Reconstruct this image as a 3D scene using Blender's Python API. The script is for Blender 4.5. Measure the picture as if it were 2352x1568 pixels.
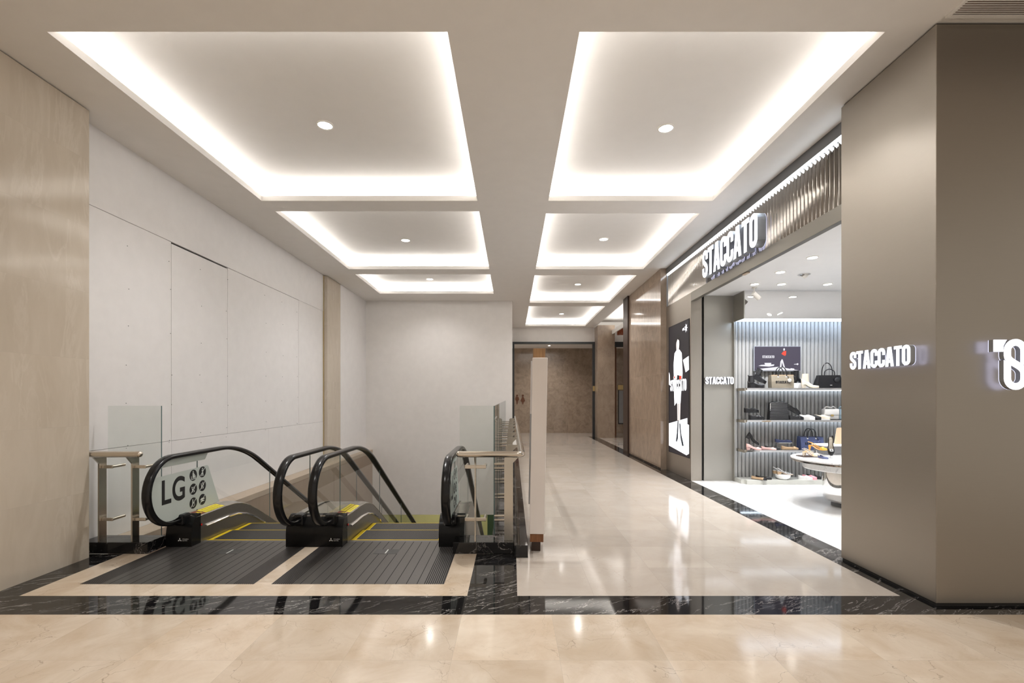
import bpy, bmesh, math, random
from mathutils import Vector, Matrix
from mathutils.geometry import tessellate_polygon
PI = math.pi
random.seed(7)
SC = bpy.context.scene
COL = SC.collection
for o in list(bpy.data.objects): bpy.data.objects.remove(o)

# ------------------------------------------------------------------ camera, world, exposure
EYE = 1.5; F = 1100.0; VX, VY = 1176.0, 913.0
cam = bpy.data.objects.new('camera', bpy.data.cameras.new('camera')); COL.objects.link(cam)
cam.location = (0, 0, EYE); cam.rotation_euler = (PI/2, 0, 0)
cam.data.sensor_width = 36.0; cam.data.lens = 36.0*F/2352.0
cam.data.shift_y = (VY-784.0)/2352.0
cam.data.clip_start = 0.05; cam.data.clip_end = 100
SC.camera = cam
SC.view_settings.view_transform = 'Standard'; SC.view_settings.look = 'None'
SC.view_settings.gamma = 1.0; SC.view_settings.use_curve_mapping = False
SC.view_settings.exposure = 1.2
W = bpy.data.worlds.new('world'); SC.world = W; W.use_nodes = True
W.node_tree.nodes['Background'].inputs[0].default_value = (1.0, 0.90, 0.78, 1)
W.node_tree.nodes['Background'].inputs[1].default_value = 0.26
SC.cycles.use_denoising = True
SC.cycles.max_bounces = 10; SC.cycles.diffuse_bounces = 5; SC.cycles.glossy_bounces = 5
SC.cycles.transparent_max_bounces = 24; SC.cycles.transmission_bounces = 6
SC.cycles.caustics_reflective = False; SC.cycles.caustics_refractive = False
SC.cycles.sample_clamp_indirect = 6.0
COVE = 8.0          # strength of the cove strips
DOWN = 95.0           # watts of a corridor downlight
SHOPW = 58.0         # watts of a shop downlight

# ------------------------------------------------------------------ materials
def rgb(c): return (c[0], c[1], c[2], 1.0)
def srgb(r, g, b):
    f = lambda v: (v/255/12.92) if v/255 <= 0.04045 else ((v/255+0.055)/1.055)**2.4
    return (f(r), f(g), f(b))
class NT:
    def __init__(s, name):
        s.m = bpy.data.materials.new(name); s.m.use_nodes = True
        s.t = s.m.node_tree; s.n = s.t.nodes; s.l = s.t.links
        s.b = s.n['Principled BSDF']; s.out = s.n['Material Output']
    def add(s, kind, **kw):
        n = s.n.new(kind)
        for k, v in kw.items(): setattr(n, k, v)
        return n
    def link(s, a, b): s.l.new(a, b)
    def math(s, op, a, b=None, c=None):
        n = s.add('ShaderNodeMath', operation=op)
        for i, v in enumerate((a, b, c)):
            if v is None: continue
            if isinstance(v, (int, float)): n.inputs[i].default_value = v
            else: s.link(v, n.inputs[i])
        return n.outputs[0]
    def mix(s, fac, a, b, blend='MIX'):
        n = s.add('ShaderNodeMix', data_type='RGBA', blend_type=blend)
        for sock, v in ((n.inputs[0], fac), (n.inputs[6], a), (n.inputs[7], b)):
            if isinstance(v, (int, float)): sock.default_value = v
            elif isinstance(v, (tuple, list)): sock.default_value = rgb(v)
            else: s.link(v, sock)
        return n.outputs[2]
    def ramp(s, fac, stops):
        n = s.add('ShaderNodeValToRGB'); s.link(fac, n.inputs[0])
        e = n.color_ramp.elements
        while len(e) < len(stops): e.new(0.5)
        for i, (p, c) in enumerate(stops):
            e[i].position = p; e[i].color = rgb(c) if isinstance(c, (tuple, list)) else (c, c, c, 1)
        return n.outputs[0]
    def pos(s, scale=(1, 1, 1), rot=(0, 0, 0)):
        g = s.add('ShaderNodeNewGeometry'); mp = s.add('ShaderNodeMapping')
        s.link(g.outputs['Position'], mp.inputs[0])
        mp.inputs['Scale'].default_value = scale; mp.inputs['Rotation'].default_value = rot
        return mp.outputs[0]
    def noise(s, vec, scale, detail=4, rough=0.55, dist=0.0):
        n = s.add('ShaderNodeTexNoise'); s.link(vec, n.inputs['Vector'])
        n.inputs['Scale'].default_value = scale; n.inputs['Detail'].default_value = detail
        n.inputs['Roughness'].default_value = rough; n.inputs['Distortion'].default_value = dist
        return n.outputs[0]
    def bump(s, h, strength=0.2, dist=0.01):
        n = s.add('ShaderNodeBump'); n.inputs['Strength'].default_value = strength
        n.inputs['Distance'].default_value = dist
        s.link(h, n.inputs['Height']); s.link(n.outputs[0], s.b.inputs['Normal'])
    def set(s, **kw):
        for k, v in kw.items():
            sock = s.b.inputs[k]
            if isinstance(v, (int, float)): sock.default_value = v
            elif isinstance(v, (tuple, list)): sock.default_value = rgb(v)
            else: s.link(v, sock)

def plain(name, color, rough=0.5, metal=0.0, spec=0.5, var=0.04, coat=0.0):
    """a plain finish with a faint mottling"""
    k = NT(name)
    nz = k.noise(k.pos(), 6.0, 3)
    c = k.ramp(nz, [(0.3, tuple(v*(1-var) for v in color)), (0.7, tuple(min(1, v*(1+var)) for v in color))])
    k.set(**{'Base Color': c, 'Roughness': rough, 'Metallic': metal, 'Specular IOR Level': spec, 'Coat Weight': coat})
    return k.m
def emit(name, color, strength):
    k = NT(name); k.set(**{'Base Color': (0, 0, 0), 'Emission Color': color, 'Emission Strength': strength, 'Roughness': 0.5})
    return k.m
def tile_fac(k, axes, size, off, joint):
    """joint mask and per tile random value for world axes"""
    g = k.add('ShaderNodeNewGeometry'); sp = k.add('ShaderNodeSeparateXYZ'); k.link(g.outputs['Position'], sp.inputs[0])
    fs, ids = [], []
    for a, sz, of in zip(axes, size, off):
        v = k.math('DIVIDE', k.math('SUBTRACT', sp.outputs['XYZ'.index(a)], of), sz)
        fr = k.math('FRACT', v)
        d = k.math('MULTIPLY', k.math('MINIMUM', fr, k.math('SUBTRACT', 1.0, fr)), sz)
        fs.append(d); ids.append(k.math('FLOOR', v))
    d = k.math('MINIMUM', fs[0], fs[1])
    mask = k.math('LESS_THAN', d, joint)
    cb = k.add('ShaderNodeCombineXYZ'); k.link(ids[0], cb.inputs[0]); k.link(ids[1], cb.inputs[1])
    wn = k.add('ShaderNodeTexWhiteNoise', noise_dimensions='3D'); k.link(cb.outputs[0], wn.inputs['Vector'])
    return mask, wn.outputs['Value'], wn.outputs['Color']
def marble(name, base, cloud, vein, axes=None, size=None, off=(0, 0), joint=0.0015, scale=1.0, rough=0.08,
           veinw=0.02, veinamt=0.5, tilevar=0.10, stretch=(1, 1, 1), rot=(0, 0, 0.5), jdark=0.7, cloudlo=0.35, spec=0.5, crack=0.0, vdist=1.4, gate0=0.42, turn=0.0):
    k = NT(name)
    p = k.pos(stretch, rot) if turn == 0 else k.pos((1, 1, 1), (0, 0, turn))
    if turn:
        mp = k.add('ShaderNodeMapping'); k.link(p, mp.inputs[0]); mp.inputs['Scale'].default_value = stretch; p = mp.outputs[0]
    if axes:
        mask, val, colr = tile_fac(k, axes, size, off, joint)
        add = k.add('ShaderNodeVectorMath', operation='MULTIPLY_ADD')
        k.link(colr, add.inputs[0]); add.inputs[1].default_value = (7, 7, 7); k.link(p, add.inputs[2])
        p = add.outputs[0]
    n1 = k.noise(p, 2.2*scale, 8, 0.62, 0.6)
    cloud2 = tuple(v*0.72 for v in cloud)
    c = k.mix(k.ramp(n1, [(cloudlo, 0.0), (0.72, 1.0)]), base, cloud)
    n2 = k.noise(p, 1.7*scale, 9, 0.62, vdist)
    v = k.math('ABSOLUTE', k.math('SUBTRACT', n2, 0.5))
    vm = k.ramp(v, [(0.0, 1.0), (veinw, 0.0)])
    n4 = k.noise(p, 1.1*scale, 2)
    vm2 = k.math('MULTIPLY', k.math('MULTIPLY', vm, veinamt), k.ramp(n4, [(gate0, 0.0), (gate0+0.2, 1.0)]))
    c = k.mix(vm2, c, vein)
    if crack > 0:
        nd = k.add('ShaderNodeTexNoise'); k.link(p, nd.inputs['Vector']); nd.inputs['Scale'].default_value = 3.0; nd.inputs['Detail'].default_value = 5
        wa = k.add('ShaderNodeVectorMath', operation='MULTIPLY_ADD'); k.link(nd.outputs['Color'], wa.inputs[0]); wa.inputs[1].default_value = (.55, .55, .55); k.link(p, wa.inputs[2])
        vo = k.add('ShaderNodeTexVoronoi', feature='DISTANCE_TO_EDGE'); vo.inputs['Scale'].default_value = 2.3; k.link(wa.outputs[0], vo.inputs['Vector'])
        ed = k.ramp(vo.outputs['Distance'], [(0.0, 1.0), (0.007, 0.0)])
        gate = k.ramp(k.noise(p, 2.0, 3), [(0.44, 0.0), (0.62, 1.0)])
        c = k.mix(k.math('MULTIPLY', k.math('MULTIPLY', ed, gate), crack), c, vein)
        sp = k.ramp(k.noise(p, 14.0, 3, .7), [(0.66, 0.0), (0.78, 1.0)])
        c = k.mix(k.math('MULTIPLY', sp, crack*0.5), c, cloud2)
    if axes:
        tv = k.math('ADD', k.math('MULTIPLY', val, tilevar), 1.0-tilevar/2)
        hs = k.add('ShaderNodeHueSaturation'); k.link(c, hs.inputs['Color']); k.link(tv, hs.inputs['Value'])
        c = k.mix(k.math('MULTIPLY', mask, 0.6), hs.outputs[0], tuple(x*jdark for x in base))
    k.set(**{'Base Color': c, 'Roughness': rough, 'Specular IOR Level': spec})
    return k.m
def brushed(name, color, rough=0.3, metal=0.9, stretch=(40, 40, 1), amt=0.10):
    k = NT(name)
    n = k.noise(k.pos(stretch), 8.0, 3)
    n0 = k.noise(k.pos((1, 1, .5)), 1.2, 2)
    c = k.mix(n, tuple(v*(1-amt) for v in color), tuple(min(1, v*(1+amt)) for v in color))
    r = k.math('ADD', k.math('MULTIPLY', n0, 0.12), rough-0.06)
    k.set(**{'Base Color': c, 'Roughness': r, 'Metallic': metal}); return k.m
def wood(name, a, b, stretch=(6, 6, .7), rough=0.4, scale=5):
    k = NT(name)
    n = k.noise(k.pos(stretch), scale, 6, 0.6, 0.8)
    k.set(**{'Base Color': k.ramp(n, [(0.3, a), (0.7, b)]), 'Roughness': rough}); return k.m
def glass(name, tint, refl=1.0, rough=0.0):
    """clear sheet: what lies behind it plus a fresnel reflection"""
    k = NT(name)
    tr = k.add('ShaderNodeBsdfTransparent'); tr.inputs[0].default_value = rgb(tint)
    gl = k.add('ShaderNodeBsdfGlossy'); gl.inputs['Roughness'].default_value = rough
    fr = k.add('ShaderNodeFresnel'); fr.inputs[0].default_value = 1.45
    mx = k.add('ShaderNodeMixShader'); geo = k.add('ShaderNodeNewGeometry')
    k.link(k.math('MULTIPLY', k.math('MULTIPLY', fr.outputs[0], refl), k.math('SUBTRACT', 1.0, geo.outputs['Backfacing'])), mx.inputs[0])
    k.link(tr.outputs[0], mx.inputs[1]); k.link(gl.outputs[0], mx.inputs[2]); k.link(mx.outputs[0], k.out.inputs[0])
    return k.m
def frosted(name, color, cover):
    k = NT(name); k.set(**{'Base Color': color, 'Roughness': 0.6, 'Alpha': cover}); return k.m

M = {}
M['ceiling'] = plain('ceiling_paint', (0.85, 0.82, 0.785), 0.75, var=0.012)
M['coffer'] = plain('coffer_paint', (0.80, 0.775, 0.745), 0.75, var=0.01)
M['white_wall'] = plain('white_board', (0.84, 0.82, 0.815), 0.5, var=0.02)
M['end_wall'] = plain('end_wall_paint', (0.84, 0.81, 0.785), 0.6, var=0.02)
M['dark_gap'] = plain('shadow_gap', (0.02, 0.018, 0.016), 0.7)
M['floor'] = marble('beige_marble', (0.70, 0.60, 0.485), (0.55, 0.43, 0.31), (0.20, 0.14, 0.095), 'XY', (0.62, 0.577), (-0.346, 0.428), 0.0012,
                    scale=1.25, rough=0.105, veinw=0.005, veinamt=0.25, tilevar=0.14, rot=(0, 0, 0.9), spec=0.35, crack=0.6)
M['floor_corridor'] = marble('corridor_marble', (0.53, 0.475, 0.42), (0.48, 0.42, 0.36), (0.33, 0.24, 0.17), 'XY', (0.582, 0.6), (0.04, 3.626), 0.0012,
                    scale=1.1, rough=0.09, veinw=0.005, veinamt=0.2, tilevar=0.10, rot=(0, 0, 0.5), spec=0.4, crack=0.45)
M['floor_black'] = marble('black_marble', (0.006, 0.006, 0.007), (0.014, 0.013, 0.013), (0.55, 0.52, 0.50), 'XY', (0.9, 0.9), (-0.34, 3.4), 0.0006,
                    scale=1.7, rough=0.05, veinw=0.008, veinamt=0.8, tilevar=0.2, stretch=(0.6, 3.2, 1), turn=-0.55, vdist=0.6, gate0=0.36)
M['kerb'] = marble('black_marble_kerb', (0.006, 0.006, 0.007), (0.014, 0.013, 0.013), (0.5, 0.47, 0.45), scale=2.4, rough=0.05, veinw=0.01, veinamt=0.8, rot=(0.6, 0.2, 0.5))
M['shop_floor'] = marble('white_marble', (0.80, 0.79, 0.78), (0.72, 0.71, 0.70), (0.5, 0.49, 0.48), 'XY', (0.9, 0.9), (3.24, 4.4), 0.001,
                    scale=1.2, rough=0.14, veinw=0.02, veinamt=0.4, tilevar=0.04)
M['cream'] = marble('cream_marble', (0.62, 0.545, 0.45), (0.56, 0.485, 0.39), (0.70, 0.63, 0.54), 'YZ', (1.2, 0.62), (4.5, 0.0), 0.0012,
                    scale=1.6, rough=0.11, veinw=0.05, veinamt=0.5, tilevar=0.04, stretch=(1, 1.6, .35), rot=(0.35, 0, 0), jdark=0.85)
M['brown'] = marble('brown_marble', (0.37, 0.285, 0.215), (0.26, 0.19, 0.14), (0.44, 0.37, 0.30), 'YZ', (0.85, 1.0), (10.0, 0.0), 0.0015,
                    scale=2.4, rough=0.09, veinw=0.02, veinamt=0.35, tilevar=0.08, stretch=(1, 1, .6), jdark=1.3)
M['brown_end'] = marble('brown_marble_end', (0.36, 0.275, 0.205), (0.22, 0.165, 0.12), (0.40, 0.33, 0.27), 'XZ', (1.4, 1.2), (1.0, 0.0), 0.0015,
                    scale=2.0, rough=0.12, veinw=0.02, veinamt=0.35, tilevar=0.08, jdark=1.2)
M['dark_wood'] = wood('dark_wood', (0.020, 0.009, 0.005), (0.050, 0.022, 0.012), (20, 20, .5))
M['oak'] = wood('oak', (0.25, 0.13, 0.055), (0.40, 0.23, 0.10), (8, 8, .6))
M['walnut'] = wood('walnut', (0.16, 0.06, 0.022), (0.27, 0.11, 0.04), (9, 9, .6))
M['lattice'] = wood('red_wood', (0.28, 0.07, 0.03), (0.42, 0.13, 0.06), (5, 5, 5))
M['cladding'] = wood('brown_cladding', (0.30, 0.215, 0.155), (0.38, 0.285, 0.21), (1, 30, .3), 0.45)
M['cladding_cap'] = plain('cladding_cap', (0.50, 0.40, 0.31), 0.45)
M['champagne'] = brushed('champagne_steel', (0.37, 0.335, 0.292), 0.38, 0.92, (1, 1, 60), 0.03)
M['panel_metal'] = brushed('panel_steel', (0.38, 0.365, 0.33), 0.38, 0.75, (60, 60, 1), 0.03)
M['steel'] = brushed('brushed_steel', (0.56, 0.52, 0.46), 0.24, 1.0, (2, 2, 80), 0.10)
M['rail_steel'] = brushed('rail_steel', (0.66, 0.60, 0.52), 0.20, 1.0, (3, 3, 60), 0.06)
M['skirt'] = brushed('skirt_steel', (0.30, 0.285, 0.265), 0.30, 1.0, (60, 3, 3), 0.08)
M['deck'] = brushed('deck_steel', (0.50, 0.47, 0.43), 0.26, 1.0, (60, 3, 3), 0.08)
M['outer_clad'] = plain('outer_cladding', (0.52, 0.42, 0.36), 0.35, 0.3)
M['chrome'] = plain('mirror_steel', (0.78, 0.77, 0.76), 0.05, 1.0, var=0.01)
M['ribs'] = plain('polished_ribs', (0.40, 0.38, 0.36), 0.08, 1.0, var=0.02)
M['dark_metal'] = plain('dark_metal', (0.055, 0.058, 0.06), 0.4, 0.6)
M['trim_grey'] = plain('trim_grey', (0.16, 0.16, 0.165), 0.5, 0.4)
M['rubber'] = plain('black_rubber', (0.008, 0.008, 0.009), 0.22, 0.0, 0.35)
M['black_plastic'] = plain('black_plastic', (0.006, 0.006, 0.0065), 0.25, 0, 0.25)
M['black'] = plain('flat_black', (0.01, 0.01, 0.011), 0.6)
M['comb'] = plain('comb_grey', (0.17, 0.16, 0.155), 0.42, 0.5)
M['cover_dark'] = plain('cover_dark', (0.045, 0.043, 0.042), 0.45)
M['step'] = None
M['yellow'] = plain('yellow_paint', (0.72, 0.52, 0.01), 0.5)
M['sticker_yellow'] = plain('yellow_sticker', (0.85, 0.72, 0.03), 0.45)
M['maroon'] = plain('maroon_sticker', (0.16, 0.028, 0.018), 0.45)
M['red'] = plain('red_button', (0.65, 0.02, 0.015), 0.35)
M['white_ink'] = plain('white_ink', (0.85, 0.85, 0.84), 0.5)
M['grey_ink'] = plain('grey_ink', (0.62, 0.66, 0.63), 0.5)
M['glass'] = glass('clear_glass', (0.97, 0.98, 0.972))
M['glass_tall'] = glass('green_glass', (0.94, 0.958, 0.946))
M['glass_edge'] = plain('glass_edge', (0.14, 0.21, 0.21), 0.1)
M['frost'] = frosted('frosted_film', (0.60, 0.66, 0.62), 0.78)
M['totem'] = plain('totem_white', (0.80, 0.745, 0.715), 0.5, var=0.01)
M['totem_print'] = plain('totem_print', (0.62, 0.60, 0.60), 0.25)
M['totem_grey'] = plain('totem_grey', (0.30, 0.31, 0.32), 0.25)
M['lamp'] = emit('lamp_lens', (1, 0.97, 0.92), 14.0)
M['lamp_ring'] = plain('lamp_ring', (0.8, 0.77, 0.72), 0.4)
M['cove'] = emit('cove_strip', (1.0, 0.985, 0.965), COVE)
M['sign_face'] = emit('sign_face', (0.93, 0.93, 1.0), 1.1)
M['sign_side'] = plain('sign_side', (0.42, 0.45, 0.50), 0.35, 0.4)
M['halo'] = emit('sign_halo', (0.70, 0.72, 1.0), 0.7)
M['strip_cool'] = emit('cool_strip', (0.84, 0.92, 1.0), 5.0)
M['shelf_led'] = emit('shelf_strip', (0.74, 0.86, 1.0), 2.2)
M['canopy_led'] = emit('canopy_strip', (0.62, 0.78, 1.0), 2.2)
M['header'] = brushed('header_steel', (0.24, 0.225, 0.20), 0.36, 0.92, (1, 60, 1), 0.03)
M['shop_white'] = plain('shop_white', (0.84, 0.835, 0.83), 0.5, var=0.01)
M['flute'] = plain('fluted_panel', (0.40, 0.40, 0.395), 0.38, 0.1, var=0.02)
M['plinth'] = plain('plinth_grey', (0.52, 0.52, 0.48), 0.35, 0.1)
M['screen_black'] = emit('screen_black', (0.007, 0.0055, 0.008), 1.0)
M['screen_grey'] = emit('screen_grey', (0.034, 0.028, 0.044), 1.0)
M['screen_white'] = emit('screen_white', (0.95, 0.95, 1.0), 1.0)
M['screen_tv_white'] = emit('screen_tv_white', (0.9, 0.89, 0.95), 0.45)
M['screen_skin'] = emit('screen_skin', (1.0, 0.84, 0.78), 0.55)
M['screen_red'] = emit('screen_red', (0.75, 0.06, 0.03), 0.6)
M['screen_hair'] = emit('screen_hair', (0.006, 0.005, 0.006), 1.0)
M['screen_boot'] = emit('screen_boot', (0.016, 0.020, 0.026), 1.0)
M['olive'] = plain('olive_wall', (0.42, 0.41, 0.20), 0.6)
M['green_dark'] = plain('green_wall', (0.05, 0.11, 0.05), 0.5)
M['brass'] = plain('brass', (0.55, 0.42, 0.20), 0.3, 0.8)
M['sign_brown'] = plain('brown_sign', (0.13, 0.045, 0.018), 0.4)
M['tablemarble'] = marble('table_marble', (0.82, 0.81, 0.80), (0.74, 0.73, 0.72), (0.10, 0.10, 0.11), scale=3.0, rough=0.12, veinw=0.015, veinamt=0.8)

def groove_mat(name, pitch, duty, base, groove, off, metal=0.55, rough=0.36, fine=None):
    k = NT(name)
    g = k.add('ShaderNodeNewGeometry'); sp = k.add('ShaderNodeSeparateXYZ'); k.link(g.outputs['Position'], sp.inputs[0])
    fr = k.math('FRACT', k.math('DIVIDE', k.math('SUBTRACT', sp.outputs[0], off), pitch))
    m = k.math('LESS_THAN', fr, duty)
    n = k.noise(k.pos((30, 4, 1)), 5, 3)
    b = k.mix(n, tuple(v*0.85 for v in base), tuple(v*1.15 for v in base))
    k.set(**{'Base Color': k.mix(m, b, groove), 'Metallic': metal, 'Roughness': k.math('ADD', k.math('MULTIPLY', m, 0.3), rough)})
    return k.m
M['plate'] = groove_mat('landing_plate', 0.0855, 0.075, (0.100, 0.093, 0.087), (0.012, 0.011, 0.011), 0.0)
M['plate_dense'] = groove_mat('landing_plate_border', 0.0165, 0.5, (0.115, 0.106, 0.098), (0.012, 0.011, 0.011), 0.0)
M['step'] = groove_mat('step_tread', 0.011, 0.5, (0.11, 0.105, 0.10), (0.010, 0.010, 0.010), 0.0, 0.5, 0.5)

# ------------------------------------------------------------------ mesh helpers
ORG = {}
class MB:
    def __init__(s): s.bm = bmesh.new()
    def box(s, x0, x1, y0, y1, z0, z1, bev=0.0, seg=2):
        vs = [s.bm.verts.new(p) for p in ((x0,y0,z0),(x1,y0,z0),(x1,y1,z0),(x0,y1,z0),(x0,y0,z1),(x1,y0,z1),(x1,y1,z1),(x0,y1,z1))]
        fs = [s.bm.faces.new([vs[i] for i in q]) for q in ((3,2,1,0),(4,5,6,7),(0,1,5,4),(1,2,6,5),(2,3,7,6),(3,0,4,7))]
        if bev > 0:
            es = list({e for f in fs for e in f.edges})
            bmesh.ops.bevel(s.bm, geom=es, offset=bev, segments=seg, affect='EDGES', profile=0.5)
        return s
    def quad(s, *pts):
        s.bm.faces.new([s.bm.verts.new(p) for p in pts]); return s
    def prism(s, polys, o, r, u, n, d0, d1):
        """2D polygon (outer ring, then holes) in the frame o + x*r + y*u, pushed along n from d0 to d1"""
        o, r, u, n = Vector(o), Vector(r), Vector(u), Vector(n)
        flat = [p for q in polys for p in q]
        tri = tessellate_polygon([[Vector((p[0], p[1], 0)) for p in q] for q in polys])
        A = [s.bm.verts.new(o+r*p[0]+u*p[1]+n*d0) for p in flat]
        B = [s.bm.verts.new(o+r*p[0]+u*p[1]+n*d1) for p in flat]
        for t in tri:
            for L, rev in ((B, 0), (A, 1)):
                try: s.bm.faces.new([L[i] for i in (t[::-1] if rev else t)])
                except ValueError: pass
        k = 0
        for q in polys:
            m = len(q)
            for i in range(m):
                j = (i+1) % m
                try: s.bm.faces.new((A[k+i], A[k+j], B[k+j], B[k+i]))
                except ValueError: pass
            k += m
        return s
    def tube(s, path, r, seg=12, cap=True, rs=None):
        path = [Vector(p) for p in path]; rings = []; prev = None
        for i, p in enumerate(path):
            t = (path[min(i+1, len(path)-1)]-path[max(i-1, 0)]).normalized()
            if prev is None:
                a = Vector((0, 0, 1)) if abs(t.z) < 0.9 else Vector((1, 0, 0))
                x = t.cross(a).normalized()
            else:
                x = (prev-t*prev.dot(t)).normalized()
            y = t.cross(x); prev = x
            rr = rs[i] if rs else r
            rings.append([s.bm.verts.new(p+(x*math.cos(k*2*PI/seg)+y*math.sin(k*2*PI/seg))*rr) for k in range(seg)])
        for a, b in zip(rings, rings[1:]):
            for k in range(seg): s.bm.faces.new((a[k], a[(k+1) % seg], b[(k+1) % seg], b[k]))
        if cap: s.bm.faces.new(rings[0][::-1]); s.bm.faces.new(rings[-1])
        return s
    def sweep(s, prof, path, side=Vector((1, 0, 0)), cap=True):
        """closed profile (across, out) along a path in a plane normal to side"""
        path = [Vector(p) for p in path]; rings = []
        for i, p in enumerate(path):
            t = (path[min(i+1, len(path)-1)]-path[max(i-1, 0)]).normalized()
            nrm = side.cross(t).normalized()
            rings.append([s.bm.verts.new(p+side*a+nrm*b) for a, b in prof])
        m = len(prof)
        for a, b in zip(rings, rings[1:]):
            for k in range(m): s.bm.faces.new((a[k], a[(k+1) % m], b[(k+1) % m], b[k]))
        if cap: s.bm.faces.new(rings[0][::-1]); s.bm.faces.new(rings[-1])
        return s
    def lathe(s, prof, c=(0, 0, 0), seg=32, cap=True):
        c = Vector(c); rings = []
        for r, z in prof:
            rings.append([s.bm.verts.new(c+Vector((r*math.cos(k*2*PI/seg), r*math.sin(k*2*PI/seg), z))) for k in range(seg)])
        for a, b in zip(rings, rings[1:]):
            for k in range(seg): s.bm.faces.new((a[k], a[(k+1) % seg], b[(k+1) % seg], b[k]))
        if cap:
            s.bm.faces.new(rings[0][::-1]); s.bm.faces.new(rings[-1])
        return s
    def loft(s, rings, cap=True, closed=True):
        R = [[s.bm.verts.new(p) for p in r] for r in rings]; m = len(R[0])
        for a, b in zip(R, R[1:]):
            for k in range(m if closed else m-1): s.bm.faces.new((a[k], a[(k+1) % m], b[(k+1) % m], b[k]))
        if cap:
            for f in (R[0][::-1], R[-1]):
                try: s.bm.faces.new(f)
                except ValueError: pass
        return s
    def ball(s, c, r, sx=1, sy=1, sz=1, seg=14):
        bmesh.ops.create_uvsphere(s.bm, u_segments=seg, v_segments=seg//2+1, radius=r, matrix=Matrix.Translation(c) @ Matrix.Diagonal((sx, sy, sz, 1)))
        return s
    def build(s, name, mat, parent=None, smooth=False, normals=True):
        me = bpy.data.meshes.new(name)
        if normals: bmesh.ops.recalc_face_normals(s.bm, faces=s.bm.faces[:])
        s.bm.to_mesh(me); s.bm.free()
        o = bpy.data.objects.new(name, me); COL.objects.link(o)
        me.materials.append(mat)
        if smooth:
            for p in me.polygons: p.use_smooth = True
            try: me.set_sharp_from_angle(angle=math.radians(42))
            except Exception: pass
        if parent is not None:
            o.parent = parent
            L = ORG.get(parent.name)
            if L is not None and L.length > 0: me.transform(Matrix.Translation(-L))
            ORG[o.name] = L
        return o
def thing(name, label, cat, loc=(0, 0, 0), group=None, rot=(0, 0, 0), local=False):
    o = bpy.data.objects.new(name, None); COL.objects.link(o); o.empty_display_size = 0.1
    o.location = loc; o.rotation_euler = rot
    ORG[o.name] = None if local else Vector(loc)
    tag(o, label, cat, group); return o
def tag(o, label, cat, group=None):
    o['label'] = label; o['category'] = cat
    if group: o['group'] = group
    return o
def struct(o, label=None):
    o['kind'] = 'structure'
    if label: o['label'] = label
    return o
def B(name, mat, x0, x1, y0, y1, z0, z1, parent=None, bev=0.0):
    return MB().box(x0, x1, y0, y1, z0, z1, bev).build(name, mat, parent)
def arc(cx, cy, r, a0, a1, n=12, ry=None):
    ry = r if ry is None else ry
    return [(cx+r*math.cos(math.radians(a0+(a1-a0)*i/n)), cy+ry*math.sin(math.radians(a0+(a1-a0)*i/n))) for i in range(n+1)]
def stroke(path, hw):
    L, R = [], []
    for i, p in enumerate(path):
        a, b = path[max(i-1, 0)], path[min(i+1, len(path)-1)]
        dx, dy = b[0]-a[0], b[1]-a[1]; d = math.hypot(dx, dy) or 1
        nx, ny = -dy/d, dx/d
        L.append((p[0]+nx*hw, p[1]+ny*hw)); R.append((p[0]-nx*hw, p[1]-ny*hw))
    return L+R[::-1]
def bez(p0, p1, p2, p3, n=10):
    return [tuple((1-t)**3*a+3*(1-t)**2*t*b+3*(1-t)*t*t*c+t**3*d for a, b, c, d in zip(p0, p1, p2, p3)) for t in (i/n for i in range(n+1))]
def glyph(ch):
    hw = 0.083; w = 0.47; l, r = hw, w-hw; c = w/2; rad = c-hw
    if ch == 'S':
        path = [(r, 0.64)]+arc(c, 1-hw-rad, rad, 0, 180)+bez((l, 0.70), (l, 0.52), (r, 0.48), (r, 0.30))+arc(c, hw+rad, rad, 0, -180)+[(l, 0.36)]
        return [[stroke(path, hw)]], w
    if ch == 'C':
        path = [(r, 0.63)]+arc(c, 1-hw-rad, rad, 0, 180)+arc(c, hw+rad, rad, 180, 360)+[(r, 0.37)]
        return [[stroke(path, hw)]], w
    if ch == 'O':
        o = arc(c, 1-c, c, 0, 180)+arc(c, c, c, 180, 360)
        ri = c-2*hw; i = arc(c, 1-c, ri, 0, 180)+arc(c, c, ri, 180, 360)
        return [[o, i[::-1]]], w
    if ch == 'T':
        return [[[(0, 1), (0, .845), (.145, .845), (.145, 0), (.315, 0), (.315, .845), (.46, .845), (.46, 1)]]], .46
    if ch == 'A':
        return [[[(0, 0), (.155, 1), (.365, 1), (.52, 0), (.352, 0), (.325, .19), (.195, .19), (.168, 0)],
                 [(.215, .335), (.305, .335), (.26, .70)][::-1]]], .52
def word(text, gap=0.03):
    out, x = [], 0
    for ch in text:
        g, w = glyph(ch)
        out.append([[[(p[0]+x, p[1]) for p in q] for q in poly] for poly in g]); x += w+gap
    return out, x-gap
def flatword(mb, text, o, r, u, n, width, height, d0, d1):
    gs, tw = word(text)
    for g in gs:
        for poly in g: mb.prism([[(p[0]*width/tw, p[1]*height) for p in q] for q in poly], o, r, u, n, d0, d1)
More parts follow.
